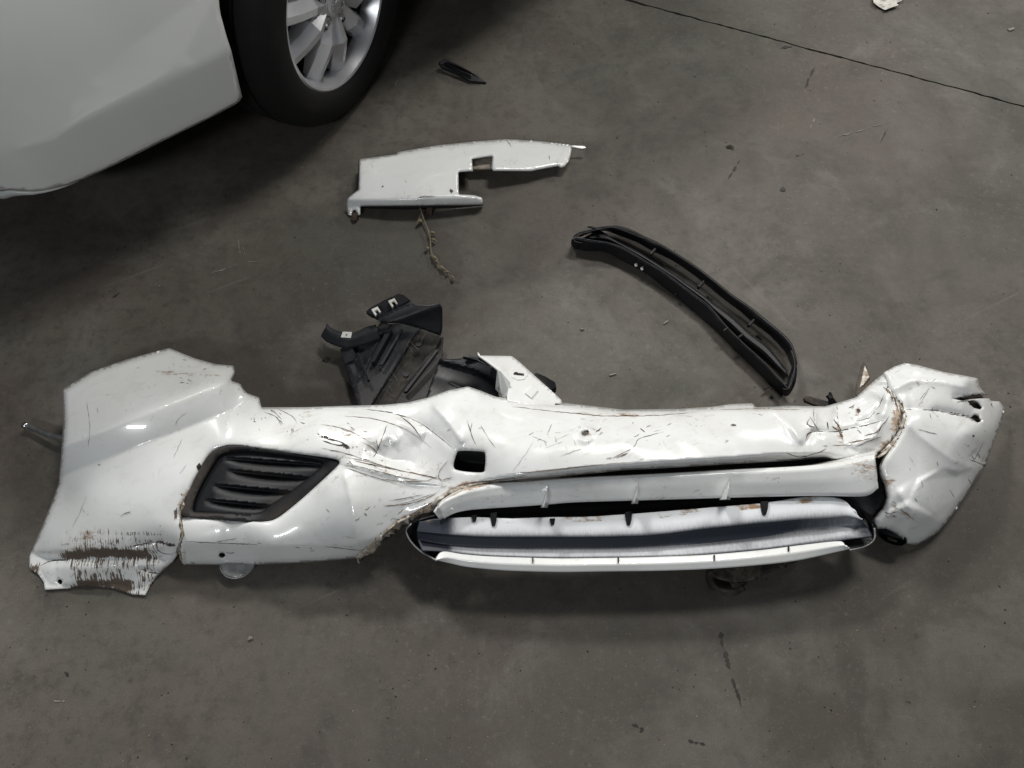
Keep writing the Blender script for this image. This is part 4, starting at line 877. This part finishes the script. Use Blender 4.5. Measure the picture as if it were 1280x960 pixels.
# ------------------------------------------------------------------ black grille surround, a long closed loop
def build_surround():
    o = empty('grille_surround', W(855, 370, 0).tolist(), 'long black curved plastic loop, a grille surround, lying alone on the floor', 'grille surround')
    top_out = [(722, 292), (737, 288), (752, 284.5), (770, 283.5), (787.5, 288), (806, 297), (825, 306), (860, 327.5), (887, 347), (915, 369.5), (937, 384.6), (961, 404), (981, 421), (991, 435), (996, 456)]
    top_in = [(724, 296), (739, 291), (756, 288), (772, 293), (796, 302), (814, 312), (839, 324), (862, 339), (884, 356), (906, 374), (925, 388), (942, 403), (963, 419), (982, 440), (989, 456)]
    loft('upper_rail', [([(u + 1, v - 1.5) for u, v in top_out], .018), (top_out, .045), ([(a * .65 + c * .35, b * .65 + d * .35) for (a, b), (c, d) in zip(top_out, top_in)], .040), (top_in, .020), ([(u - .5, v + .8) for u, v in top_in], .010)], M_GLOSSBLK, o, 110, 3, .0025)
    rim = [(714.5, 300), (720, 297.5), (741, 300.6), (762, 304), (781, 311), (806, 326), (831, 341), (870, 370), (886.5, 383), (908, 408), (930, 430), (955, 453), (978, 478), (985, 485)]
    bot = [(714.5, 305), (717, 309.5), (731, 313.5), (756, 315), (781, 327.5), (806, 341), (831, 360), (864.6, 387.5), (880, 400), (899, 417), (917, 436), (943, 461), (968, 485.5), (979, 494)]
    loft('front_skirt', [(rim, .046), ([(a * .9 + c * .1, b * .9 + d * .1) for (a, b), (c, d) in zip(rim, bot)], .047), ([(a * .5 + c * .5, b * .5 + d * .5) for (a, b), (c, d) in zip(rim, bot)], .028), (bot, .004), ([(u + .8, v - 1.6) for u, v in bot], .001)], M_BLACK, o, 110, 4, .0025, wobble=lambda P: .002 * (vnoise(P[:, 0] / 6, P[:, 1] / 6) - .5))
    v_up = [(726, 299), (738, 292.5), (751, 288.5), (770, 300.5), (793, 311.5), (811, 322.5), (836, 338.5), (858, 353.5), (878, 368), (892, 378.5), (914, 394), (938, 416), (959, 432), (979, 456), (984, 464)]
    v_lo = [(728, 300), (741, 300.5), (762, 303.5), (781, 310.5), (806, 325.5), (820, 334), (845, 350.5), (868, 368), (884, 380), (897, 394), (915, 411), (932, 427), (952, 442.5), (970, 459), (984, 471)]
    loft('vane', [(v_up, .012), ([(a * .75 + c * .25, b * .75 + d * .25) for (a, b), (c, d) in zip(v_up, v_lo)], .026), ([(a * .35 + c * .65, b * .35 + d * .65) for (a, b), (c, d) in zip(v_up, v_lo)], .026), (v_lo, .012)], M_BLACK, o, 100, 4, .0025)
    loft('end_turn', [([(991, 436), (996, 457), (994.5, 478), (986, 494), (978, 494)], [.045, .046, .045, .02, .008]), ([(988.5, 438), (993.5, 457), (991, 473), (986, 486), (979, 487)], .050), ([(986, 441), (989.5, 457), (986, 470), (982.5, 480), (977, 480)], .03)], M_GLOSSBLK, o, 40, 4, .0025)
    loft('end_turn', [([(737, 288.5), (722, 292.5), (715, 299), (715, 306), (722, 311)], [.04, .042, .044, .02, .006]), ([(739, 291), (727, 294), (720, 297.5), (719, 301), (728, 303)], [.038, .044, .046, .046, .044])], M_GLOSSBLK, o, 30, 4, .0025)
    # lighter slate bead along the rim
    bead = smooth_poly([(u, v, .0475) for u, v in rim] + [(990, 472, .051), (993.6, 457, .051), (990, 438.5, .050)], 5); tube('rim_bead', W(bead[:, 0], bead[:, 1], bead[:, 2]), .0013, M_SLATE, o, 6)
    bead = smooth_poly([(720, 297, .047), (723, 294, .047), (732, 290.5, .046), (752, 286.2, .046), (770, 285, .046), (806, 298.5, .046)], 5); tube('rim_bead', W(bead[:, 0], bead[:, 1], bead[:, 2]), .0011, M_SLATE, o, 6)
    prism('broken_spur', [(734, 283), (737, 282), (753, 285.5), (752, 288)], .045, .004, M_GLOSSBLK, o, .0008)
    for u, v in ((816, 315), (876, 356), (939, 404)):
        prism('clip_tab', [(u - 4, v + 1), (u + 3, v - 6), (u + 5, v - 4.5), (u - 1.5, v + 3)], .034, .012, M_DARK, o, .0008)
    for u, v in ((845, 366), (957, 484), (925, 419), (906, 411)):
        prism('clip_tab', [(u - 2, v + 1), (u + 4, v - 3), (u + 5, v - 1), (u - 1, v + 3)], .02 if v > 470 or u < 850 else .05, .005, M_DARK, o, .0008)
    for u, v in ((795, 331), (802.5, 335.5)):
        prism('broken_stub', [(u - 2, v - 1), (u + 1.5, v - 3), (u + 2, v + 1), (u - .5, v + 2)], .028, .003, M_LABEL, o, .0005)
build_surround()

# ------------------------------------------------------------------ black splash shield half under the bumper
def build_shield():
    o = empty('splash_shield', W(500, 450, 0).tolist(), 'torn black plastic splash shield with ribs tucked under the bumper', 'splash shield')
    base = TPS([(425, 436, .02), (446, 506, .03), (540, 512, .05), (551, 420, .045), (478, 406, .035), (490, 450, .03), (553, 446, .035)], 1e-3)
    plate = [(425, 437), (440, 428), (478, 406), (500, 404), (530, 412), (552, 421), (553, 447), (549, 470), (552, 512), (520, 520), (452, 520), (446, 505), (433, 462)]
    def zpl(P):
        z = base(P)
        z += .012 * sstep(-3, 3, poly_dist(P, [(524, 415), (470, 505), (462, 520)])[0] * -poly_dist(P, [(524, 415), (470, 505), (462, 520)])[1]) * 0
        d, s, t = poly_dist(P, [(528, 410), (519, 422), (470, 500), (458, 520)]); z += -.010 * sstep(-2.5, 2.5, d * -s)
        d, s, t = poly_dist(P, [(556, 420), (540, 440), (500, 488), (482, 520)]); z += .012 * sstep(-3, 3, d * -s)
        d, s, t = poly_dist(P, [(480, 412), (470, 430), (450, 470), (440, 480)]); z += .006 * np.exp(-(d / 3) ** 2)
        z += crease(P, [(432, 447), (446, 480), (456, 520)], .006, 4, 8) + .004 * (ridged(P, 30, .9, 2, 55) - .5)
        return z
    sheet('main_plate', [(425, 437), (440, 428), (478, 406), (500, 404), (527, 411), (518, 423), (470, 499), (458, 520), (452, 520), (446, 505), (433, 462)], zpl, M_SLATE, o, 3, (), .003, angle=35)
    sheet('channel', [(528, 411.5), (552, 421), (541, 440), (501, 488), (482, 520), (459, 520), (471, 499), (519, 423)], lambda P: zpl(P) - .003, M_MUDDY2, o, 3, (), .003, angle=35)
    sheet('wing', [(553, 421), (553, 447), (549, 470), (552, 512), (520, 520), (483, 520), (502, 488), (542, 440)], zpl, M_DUSTBLK, o, 3, (), .003, angle=35)
    sheet('upper_fin', [(468, 398), (478, 404), (500, 404), (529, 412), (551, 420), (553, 412), (553, 385), (549, 379.5), (531, 381.5), (512, 378)], lambda P: .050 + .0014 * (420 - P[:, 1]) + .010 * np.exp(-poly_dist(P, [(486, 404), (551, 380)])[0] / 12), M_BLACK, o, 3.2, (), .003)
    fl = prism('clip_flange', [(457, 389), (463, 384), (480, 375), (498, 366.5), (505, 368), (513, 375), (509, 380), (474, 396), (464, 394)], [.085, .088, .092, .098, .098, .096, .088, .078, .078], .012, M_BLACK, o, .0015)
    for u, v in ((469, 389.5), (490, 379)):
        prism('metal_clip', [(u - 5, v - 3), (u + 3, v - 6.5), (u + 7, v), (u + 5.5, v + 1), (u + 2.5, v - 3), (u - 1, v - 1), (u + 2, v + 3), (u, v + 5)], .099, .006, M_LABEL if u < 480 else M_PAPER, fl, .0006)
    prism('rib', [(482, 414), (487, 410), (490, 412), (468, 452), (464, 453), (464, 449)], [.058, .058, .058, .048, .048, .048], .02, M_BLACK, o, .001)
    prism('rib', [(476, 402), (482, 398), (486, 406), (484, 414), (475, 418), (470, 410)], .055, .01, M_DUSTBLK, o, .001)
    prism('rib', [(444, 442), (448, 440), (462, 474), (459, 476)], [.048, .05, .05, .048], .010, M_BLACK, o, .001)
    prism('rib', [(500, 412), (504, 411), (478, 456), (474, 456)], [.050, .050, .044, .044], .006, M_SLATE, o, .001)
    prism('rib', [(545, 436), (548, 438), (508, 490), (504, 489)], [.060, .060, .058, .058], .010, M_BLACK, o, .001)
    prism('bolt_boss', hole(523, 430, 4, 3, 10), .048, .006, M_DUSTBLK, o, .0008); prism('bolt_boss', hole(507, 468, 4, 3, 10), .046, .006, M_DUSTBLK, o, .0008)
    rs = np.random.default_rng(2); sc_ = []
    for q in range(46):
        u, v = rs.uniform(440, 545), rs.uniform(418, 500); a = rs.choice([-.95, .9, .3]) + rs.normal(0, .2); l = rs.uniform(3, 12)
        sc_.append(([(u - l * math.cos(a), v - l * math.sin(a)), (u, v + rs.normal(0, 1)), (u + l * math.cos(a), v + l * math.sin(a))], rs.uniform(.5, 1.3)))
    inp = [q for q in sc_ if poly_inside(np.array(q[0]), plate).all()]
    ribbons('scuffs', inp, zpl, M_SCUFF, o, .0012)
    # neighbouring liner piece
    lz = TPS([(550, 447, .055), (598, 445, .085), (622, 466, .10), (620, 490, .08), (560, 500, .06), (530, 505, .05)], 1e-3)
    ln = [(528, 512), (538, 480), (550, 447), (563, 449), (577, 448), (581, 444), (598, 446), (612, 455), (624, 467), (622, 500), (600, 512), (560, 515)]
    def zl(P):
        d, s, t = poly_dist(P, [(548, 452), (590, 462), (626, 478)])
        return lz(P) + .012 * sstep(-2, 2, -d * s) * 1 + crease(P, [(560, 480), (575, 486), (600, 488)], -.006, 3, 3) + .003 * (ridged(P, 25, .3, 2, 77) - .5)
    sheet('liner_flap', ln, zl, M_BLACK, o, 3, (), .003, angle=35)
    prism('liner_edge', [(578.5, 446), (581, 443.5), (599, 446), (613, 455), (620, 463), (612, 459), (597, 450)], [.10, .10, .103, .108, .11, .106, .10], .010, M_GLOSSBLK, o, .001)
    prism('liner_slot', [(561, 478.5), (565, 478), (577, 484), (576, 487)], .078, .004, M_DARK, o, 0)
    prism('liner_end', [(664, 470), (670, 465), (681, 470), (694, 477), (696, 485), (690, 488), (680, 482)], [.06, .06, .058, .05, .045, .04, .05], .02, M_SLATE, o, .002)
    prism('small_flap', [(425, 436), (440, 434), (446, 445), (443, 449), (431, 455)], [.034, .042, .044, .04, .032], .004, M_SLATE, o, .001)
    a = empty('arch_strip', W(440, 425, 0).tolist(), 'short curved slate-grey plastic strip with a white sticker, left of the splash shield', 'trim strip')
    up = [(409, 405), (414, 410), (421, 413.5), (430, 416), (438, 416.5), (448, 414), (458, 409), (470, 406)]
    lo = [(401, 420), (407, 426.5), (414, 430), (423, 433.5), (433, 436), (445, 434), (460, 430), (476, 424)]
    loft('strip', [([(u, v - .5) for u, v in up], .045), (up, .062), ([(p * .7 + r * .3, q * .7 + s * .3) for (p, q), (r, s) in zip(up, lo)], .064), (lo, .044), ([(u, v) for u, v in lo], .030)], M_SLATE, a, 50, 4, .003)
    st = prism('sticker', [(428.5, 414.5), (440, 415), (438.5, 422.3), (426, 421.5)], [.0665, .0665, .0645, .0645], .0015, M_LABEL, a, 0)
    prism('sticker_mark', [(432.5, 417.5), (433.8, 417.5), (433.6, 419), (432.2, 419)], .0672, .0008, M_SCRATCH, st, 0)
build_shield()

# ------------------------------------------------------------------ small loose things
def build_twig():
    o = empty('dry_twig', W(540, 300, 0).tolist(), 'thin dried twig with curled leaves trailing from under the white panel', 'twig')
    px = [(524, 256, .02), (527, 266, .018), (531, 278, .014), (536, 290, .012), (538, 303, .012), (539, 315, .010), (544, 325, .009), (547, 333, .008), (556, 341, .007), (567, 348, .006), (575, 352, .005)]
    P = smooth_poly(px, 5); w_ = W(P[:, 0], P[:, 1], P[:, 2]); tube('stem', w_, .0018, M_TWIG, o, 6, rads=np.linspace(.0020, .0008, len(P)))
    for i, (u, v, an, l, wd_) in enumerate([(524, 277, 2.2, 13, 5), (541, 291, .0, 9, 4), (542, 300, .4, 9, 4), (534, 310, 2.8, 7, 3), (543, 322, .5, 11, 5), (546, 327, .9, 8, 4), (553, 335, .5, 11, 4.5), (559, 340, .2, 8, 3), (566, 347, .8, 7, 3)]):
        l *= 1.1; wd_ *= 1.2; c, s = math.cos(an), math.sin(an); pts = [(-l * .5, 0, 0), (-l * .15, -wd_ * .5, .006), (l * .5, 0, .002), (-l * .1, wd_ * .5, .005), (0, 0, .012)]
        V = [W(u + x * c - y * s, v + x * s + y * c, .006 + z) for x, y, z in pts]
        mesh_obj('leaf', np.array(V), [(0, 1, 4), (1, 2, 4), (2, 3, 4), (3, 0, 4)], M_LEAF, o, smooth=False, solid=.0006)
    sb = smooth_poly([(527, 266, .018), (522, 276, .01), (520, 283, .006)], 5); tube('side_stem', W(sb[:, 0], sb[:, 1], sb[:, 2]), .0009, M_TWIG, o, 5)
build_twig()

sh = empty('plastic_shard', W(578, 90, 0).tolist(), 'pointed black plastic shard beside the tyre', 'shard')
prism('blade', [(549, 79), (552, 76), (559, 75), (572, 81), (588, 89), (600, 97), (608, 103), (597, 102), (587, 100), (570, 91), (553, 84)], [.02, .022, .022, .024, .02, .012, .006, .008, .012, .016, .018], .008, M_BLACK, sh, .0015)
prism('butt_end', [(548, 77), (556, 72.5), (560, 75), (551, 81)], .026, .012, M_DUSTBLK, sh, .001)
prism('spine', [(556, 77.5), (573, 84), (590, 93), (589, 95), (571, 87), (556, 80)], [.025, .027, .021, .021, .026, .024], .004, M_GLOSSBLK, sh, .001)

def crumpled(name, outline, h, mat, label, cat, step=2.2, amp=.006):
    V, F = sheet2d(outline, step); z = .004 + amp * ridged(V, 7, .4, 1.4, 3) + h * (poly_dist(V, outline, True)[0] / 10)
    return tag(mesh_obj(name, W(V[:, 0], V[:, 1], z), F, mat, None, smooth=False, solid=.0006), label, cat)
crumpled('paper_scrap', [(1090, -12), (1106, -14), (1128, -8), (1127, 1), (1120, 4), (1124, 6), (1115, 9), (1106, 12.5), (1098, 8), (1092, 3)], .004, M_PAPER, 'crumpled pale paper scrap near the floor joint at the top edge', 'paper')

pr = empty('metal_rod', W(55, 545, 0).tolist(), 'thin bent silver rod sticking out from under the left end of the bumper', 'rod')
P = smooth_poly([(31, 531.5, .018), (42, 535, .02), (58, 542, .024), (72, 546, .028), (92, 548, .032), (130, 552, .035)], 5); tube('rod', W(P[:, 0], P[:, 1], P[:, 2]), .0055, M_STEEL, pr, 10)
P = smooth_poly([(31, 536, .014), (45, 540, .015), (60, 546, .018), (76, 550, .02), (95, 553, .022)], 5); tube('side_wire', W(P[:, 0], P[:, 1], P[:, 2]), .0028, M_STEEL, pr, 8)
tube('tip', [w1(29.5, 531, .018), w1(34.5, 532.5, .0185)], .0066, M_CHROME, pr, 10)

lt = empty('lens_tab', W(297, 712, 0).tolist(), 'cloudy clear half-round plastic tab peeking out below the bumper edge', 'plastic tab')
sheet('lens', [(274, 700), (320, 698), (318, 707), (312, 714), (304, 720), (292, 722.5), (282, 720), (276, 713)], lambda P: .020 + 0 * P[:, 0], M_CLEAR, lt, 3, (), .002)
tb = smooth_poly([(275, 708, .021), (277, 714, .021), (283, 720.5, .021), (292, 723, .021), (304, 720.5, .021), (312, 714.5, .021), (318, 707.5, .021)], 4); tube('rim', W(tb[:, 0], tb[:, 1], tb[:, 2]), .0014, M_CLEAR, lt, 6)

mb = empty('muddy_bracket', W(920, 720, 0).tolist(), 'mud-caked black plastic bracket under the front lip of the bumper', 'bracket')
sheet('plate', [(886, 713), (892, 708), (930, 700), (985, 694), (1006, 694), (992, 704), (978, 710), (958, 716), (950, 722), (935, 726), (918, 728), (900, 724), (890, 719)], lambda P: .034 + .006 * (ridged(P, 18, .2, 2, 13) - .5) - .00016 * (P[:, 0] - 890), M_MUDDY, mb, 3, (), .004)
loft('hook', [([(885, 714), (884, 724), (889, 735), (902, 742), (920, 742), (931, 736)], .016), ([(889, 713), (888, 723), (893, 732), (904, 738), (919, 738), (929, 732)], .028), ([(894, 714), (894, 722), (898, 729), (906, 733), (918, 733), (926, 729)], .010)], M_MUDDY, mb, 40, 4, .003)
prism('stub', [(914, 728), (932, 728), (931, 738), (918, 740)], .026, .016, M_MUDDY, mb, .002)

bs = empty('broken_strip', W(1022, 500, 0).tolist(), 'small snapped dark plastic strip behind the crumpled right part of the bumper', 'plastic strip')
prism('strip', [(1005, 497), (1007, 495), (1014, 495.5), (1040, 503), (1040, 510), (1026, 509), (1006, 501)], [.03, .032, .032, .04, .04, .035, .028], .008, M_MUDDY, bs, .001)
prism('spike', [(1033, 494), (1036, 493), (1037, 489), (1040, 491), (1042, 497), (1048, 505), (1046, 512), (1037, 508), (1036, 498)], [.05, .05, .052, .05, .05, .05, .04, .04, .048], .006, M_GLOSSBLK, bs, .001)

def floor_marks(name, items, mat, label, cat):
    V = []; F = []; n0 = 0
    for pl, w_ in items:
        P = resample(smooth_poly(pl, 5) if len(pl) > 2 else np.asarray(pl, float), 1.6); n = len(P); k = np.linspace(0, 1, n)
        t = np.gradient(P, axis=0); t /= np.hypot(*t.T)[:, None]; nr = np.stack([-t[:, 1], t[:, 0]], -1)
        P = P + nr * (1.6 * (vnoise(k * n * .3 + n0, k * 0) - .5))[:, None]
        ww = w_ * .5 * np.clip(2.2 * vnoise(k * n * .55 + n0, k * 0 + 7) - .35, .04, 2) * np.minimum(1, np.minimum(k, 1 - k) * 6 + .1)
        V += [W(*(P + nr * ww[:, None]).T, .0012), W(*(P - nr * ww[:, None]).T, .0012)]
        F += [(n0 + i, n0 + i + 1, n0 + n + i + 1, n0 + n + i) for i in range(n - 1)]; n0 += 2 * n
    tag(mesh_obj(name, np.vstack(V), F, mat, None, smooth=False), label, cat, kind='stuff')
floor_marks('oil_drips', [([(900, 787), (903, 805), (909, 825), (912, 836)], 4.2), ([(914, 845), (920, 862), (927, 884)], 2.6), ([(1020, 82), (1012, 97), (1007, 110)], 2.2), ([(975, 60), (990, 58)], 2.5), ([(905, 183), (918, 185)], 5), ([(977, 233), (982, 238), (977, 238), (976, 234)], 2.2), ([(860, 925), (885, 932)], 2.4), ([(925, 200), (915, 215), (908, 228)], 2.2), ([(995, 195), (1006, 192)], 1.6), ([(1110, 160), (1100, 180)], 1.4), ([(140, 372), (150, 366)], 2), ([(1120, 850), (1126, 858)], 2), ([(80, 840), (86, 846)], 3), ([(790, 905), (803, 911), (799, 915)], 2.4)], M_DIRT0, 'dark oil drips and smears dried on the concrete', 'oil stain')
floor_marks('floor_scratches', [([(1019, 144), (1012, 163)], 1.3), ([(1044, 171), (1075, 163), (1112, 152)], .9), ([(500, 110), (497, 100), (493, 113)], 1.0), ([(300, 318), (296, 292)], 1.4), ([(306, 318), (302, 298)], .9), ([(255, 345), (300, 330), (330, 326)], .7), ([(190, 915), (186, 921)], 2.0), ([(66, 876), (82, 877)], 2.2)], M_PALE, 'pale thin scratches in the concrete surface', 'scratches')

# pebbles and larger crumbs one can point at
def chip(name, u, v, r, mat, label, cat='chip', flat=.45):
    bm = bmesh.new(); bmesh.ops.create_icosphere(bm, subdivisions=2, radius=1)
    rr = random.Random(int(u * 7 + v)); a, b = rr.uniform(.7, 1.3), rr.uniform(.6, 1.1)
    c = Vector([rr.uniform(-9, 9) for _ in range(3)])
    for q in bm.verts:
        k = 1 + .45 * (math.sin(q.co.x * 3 + c.x) * math.sin(q.co.y * 3.3 + c.y) + .4 * math.sin(q.co.z * 5 + c.z)); q.co = Vector((q.co.x * a * k, q.co.y * b * k, q.co.z * flat * k)) * r
    mz = min(q.co.z for q in bm.verts)
    for q in bm.verts: q.co.z -= mz
    me = bpy.data.meshes.new(name); bm.to_mesh(me); bm.free(); me.materials.append(mat)
    o = bpy.data.objects.new(name, me); scn.collection.objects.link(o); o.location = W(u, v, 0).tolist(); o.rotation_euler.z = rr.uniform(0, 6)
    return tag(o, label, cat)
M_STONE = mat_plain('pale_stone', (.34, .33, .30), .8, 0, .25, 80); M_DIRT = mat_plain('dark_dirt', (.035, .03, .026), .9, 0, .4, 80)
chip('pebble', 727.5, 412, .0045, M_PALE, 'small grey pebble on open floor between the bumper and the black loop', 'pebble')
chip('pebble', 313, 798, .004, M_PALE, 'small pale pebble on the bare floor in front of the bumper', 'pebble')
M_SLV = mat_plain('dull_sliver', (.26, .245, .21), .7, 0, .2, 80)
for nm, pts, lab in (('plastic_sliver', [(760, 469), (764, 467), (771, 465.5), (772, 467), (766, 468.8), (761, 470)], 'thin pale plastic sliver on the floor just behind the middle of the bumper'),
                     ('plastic_sliver', [(828, 405), (832, 401), (836, 399), (836.5, 401), (832, 404), (829, 406)], 'pale plastic sliver on the floor near the curved black loop'),
                     ('plastic_sliver', [(1258, 36), (1268, 33), (1270, 36), (1262, 39)], 'tiny pale sliver beyond the floor joint at the right')):
    pts = np.array(pts); pts = pts.mean(0) + (pts - pts.mean(0)) * .75
    tag(prism(nm, pts, .0035, .003, M_SLV, None, .0004), lab, 'sliver')
chip('dirt_clod', 408, 450, .006, M_DIRT, 'small dark dirt clod just left of the splash shield', 'dirt clod')
chip('dirt_clod', 912, 184, .009, M_DIRT, 'flat dark dirt clod on the far floor right of the white panel', 'dirt clod', .2)

def grit(name, n, mat, rmin, rmax, seed, label, cat, bias=None):
    r = np.random.default_rng(seed); V = []; F = []
    for i in range(n):
        u, v = r.uniform(-60, 1340), r.uniform(-30, 990); c = W(u, v, 0); s = math.exp(r.uniform(math.log(rmin), math.log(rmax))) * (.55 + .45 * np.linalg.norm(c - [0, 0, CAM_H]) / 1.7)
        a = r.uniform(0, 6.3); e = r.uniform(.4, 1); k = len(V)
        for j in range(4):
            an = a + j * math.pi / 2 + r.uniform(-.4, .4); q = (s * math.cos(an), s * e * math.sin(an)); V.append((c[0] + q[0] * math.cos(a) - q[1] * math.sin(a), c[1] + q[0] * math.sin(a) + q[1] * math.cos(a), .0004))
        V.append((c[0], c[1], s * .7))
        F += [(k + j, k + (j + 1) % 4, k + 4) for j in range(4)]
    tag(mesh_obj(name, V, F, mat, None, smooth=False), label, cat, kind='stuff')
grit('grit', 230, M_STONE, .0006, .0019, 3, 'pale paint flakes and grit scattered over the floor', 'grit')
grit('grit', 900, M_DIRT, .0006, .0026, 4, 'dark dirt crumbs scattered over the floor', 'grit')
grit('grit', 60, M_SCRATCH2, .001, .003, 5, 'rusty crumbs scattered over the floor', 'grit')
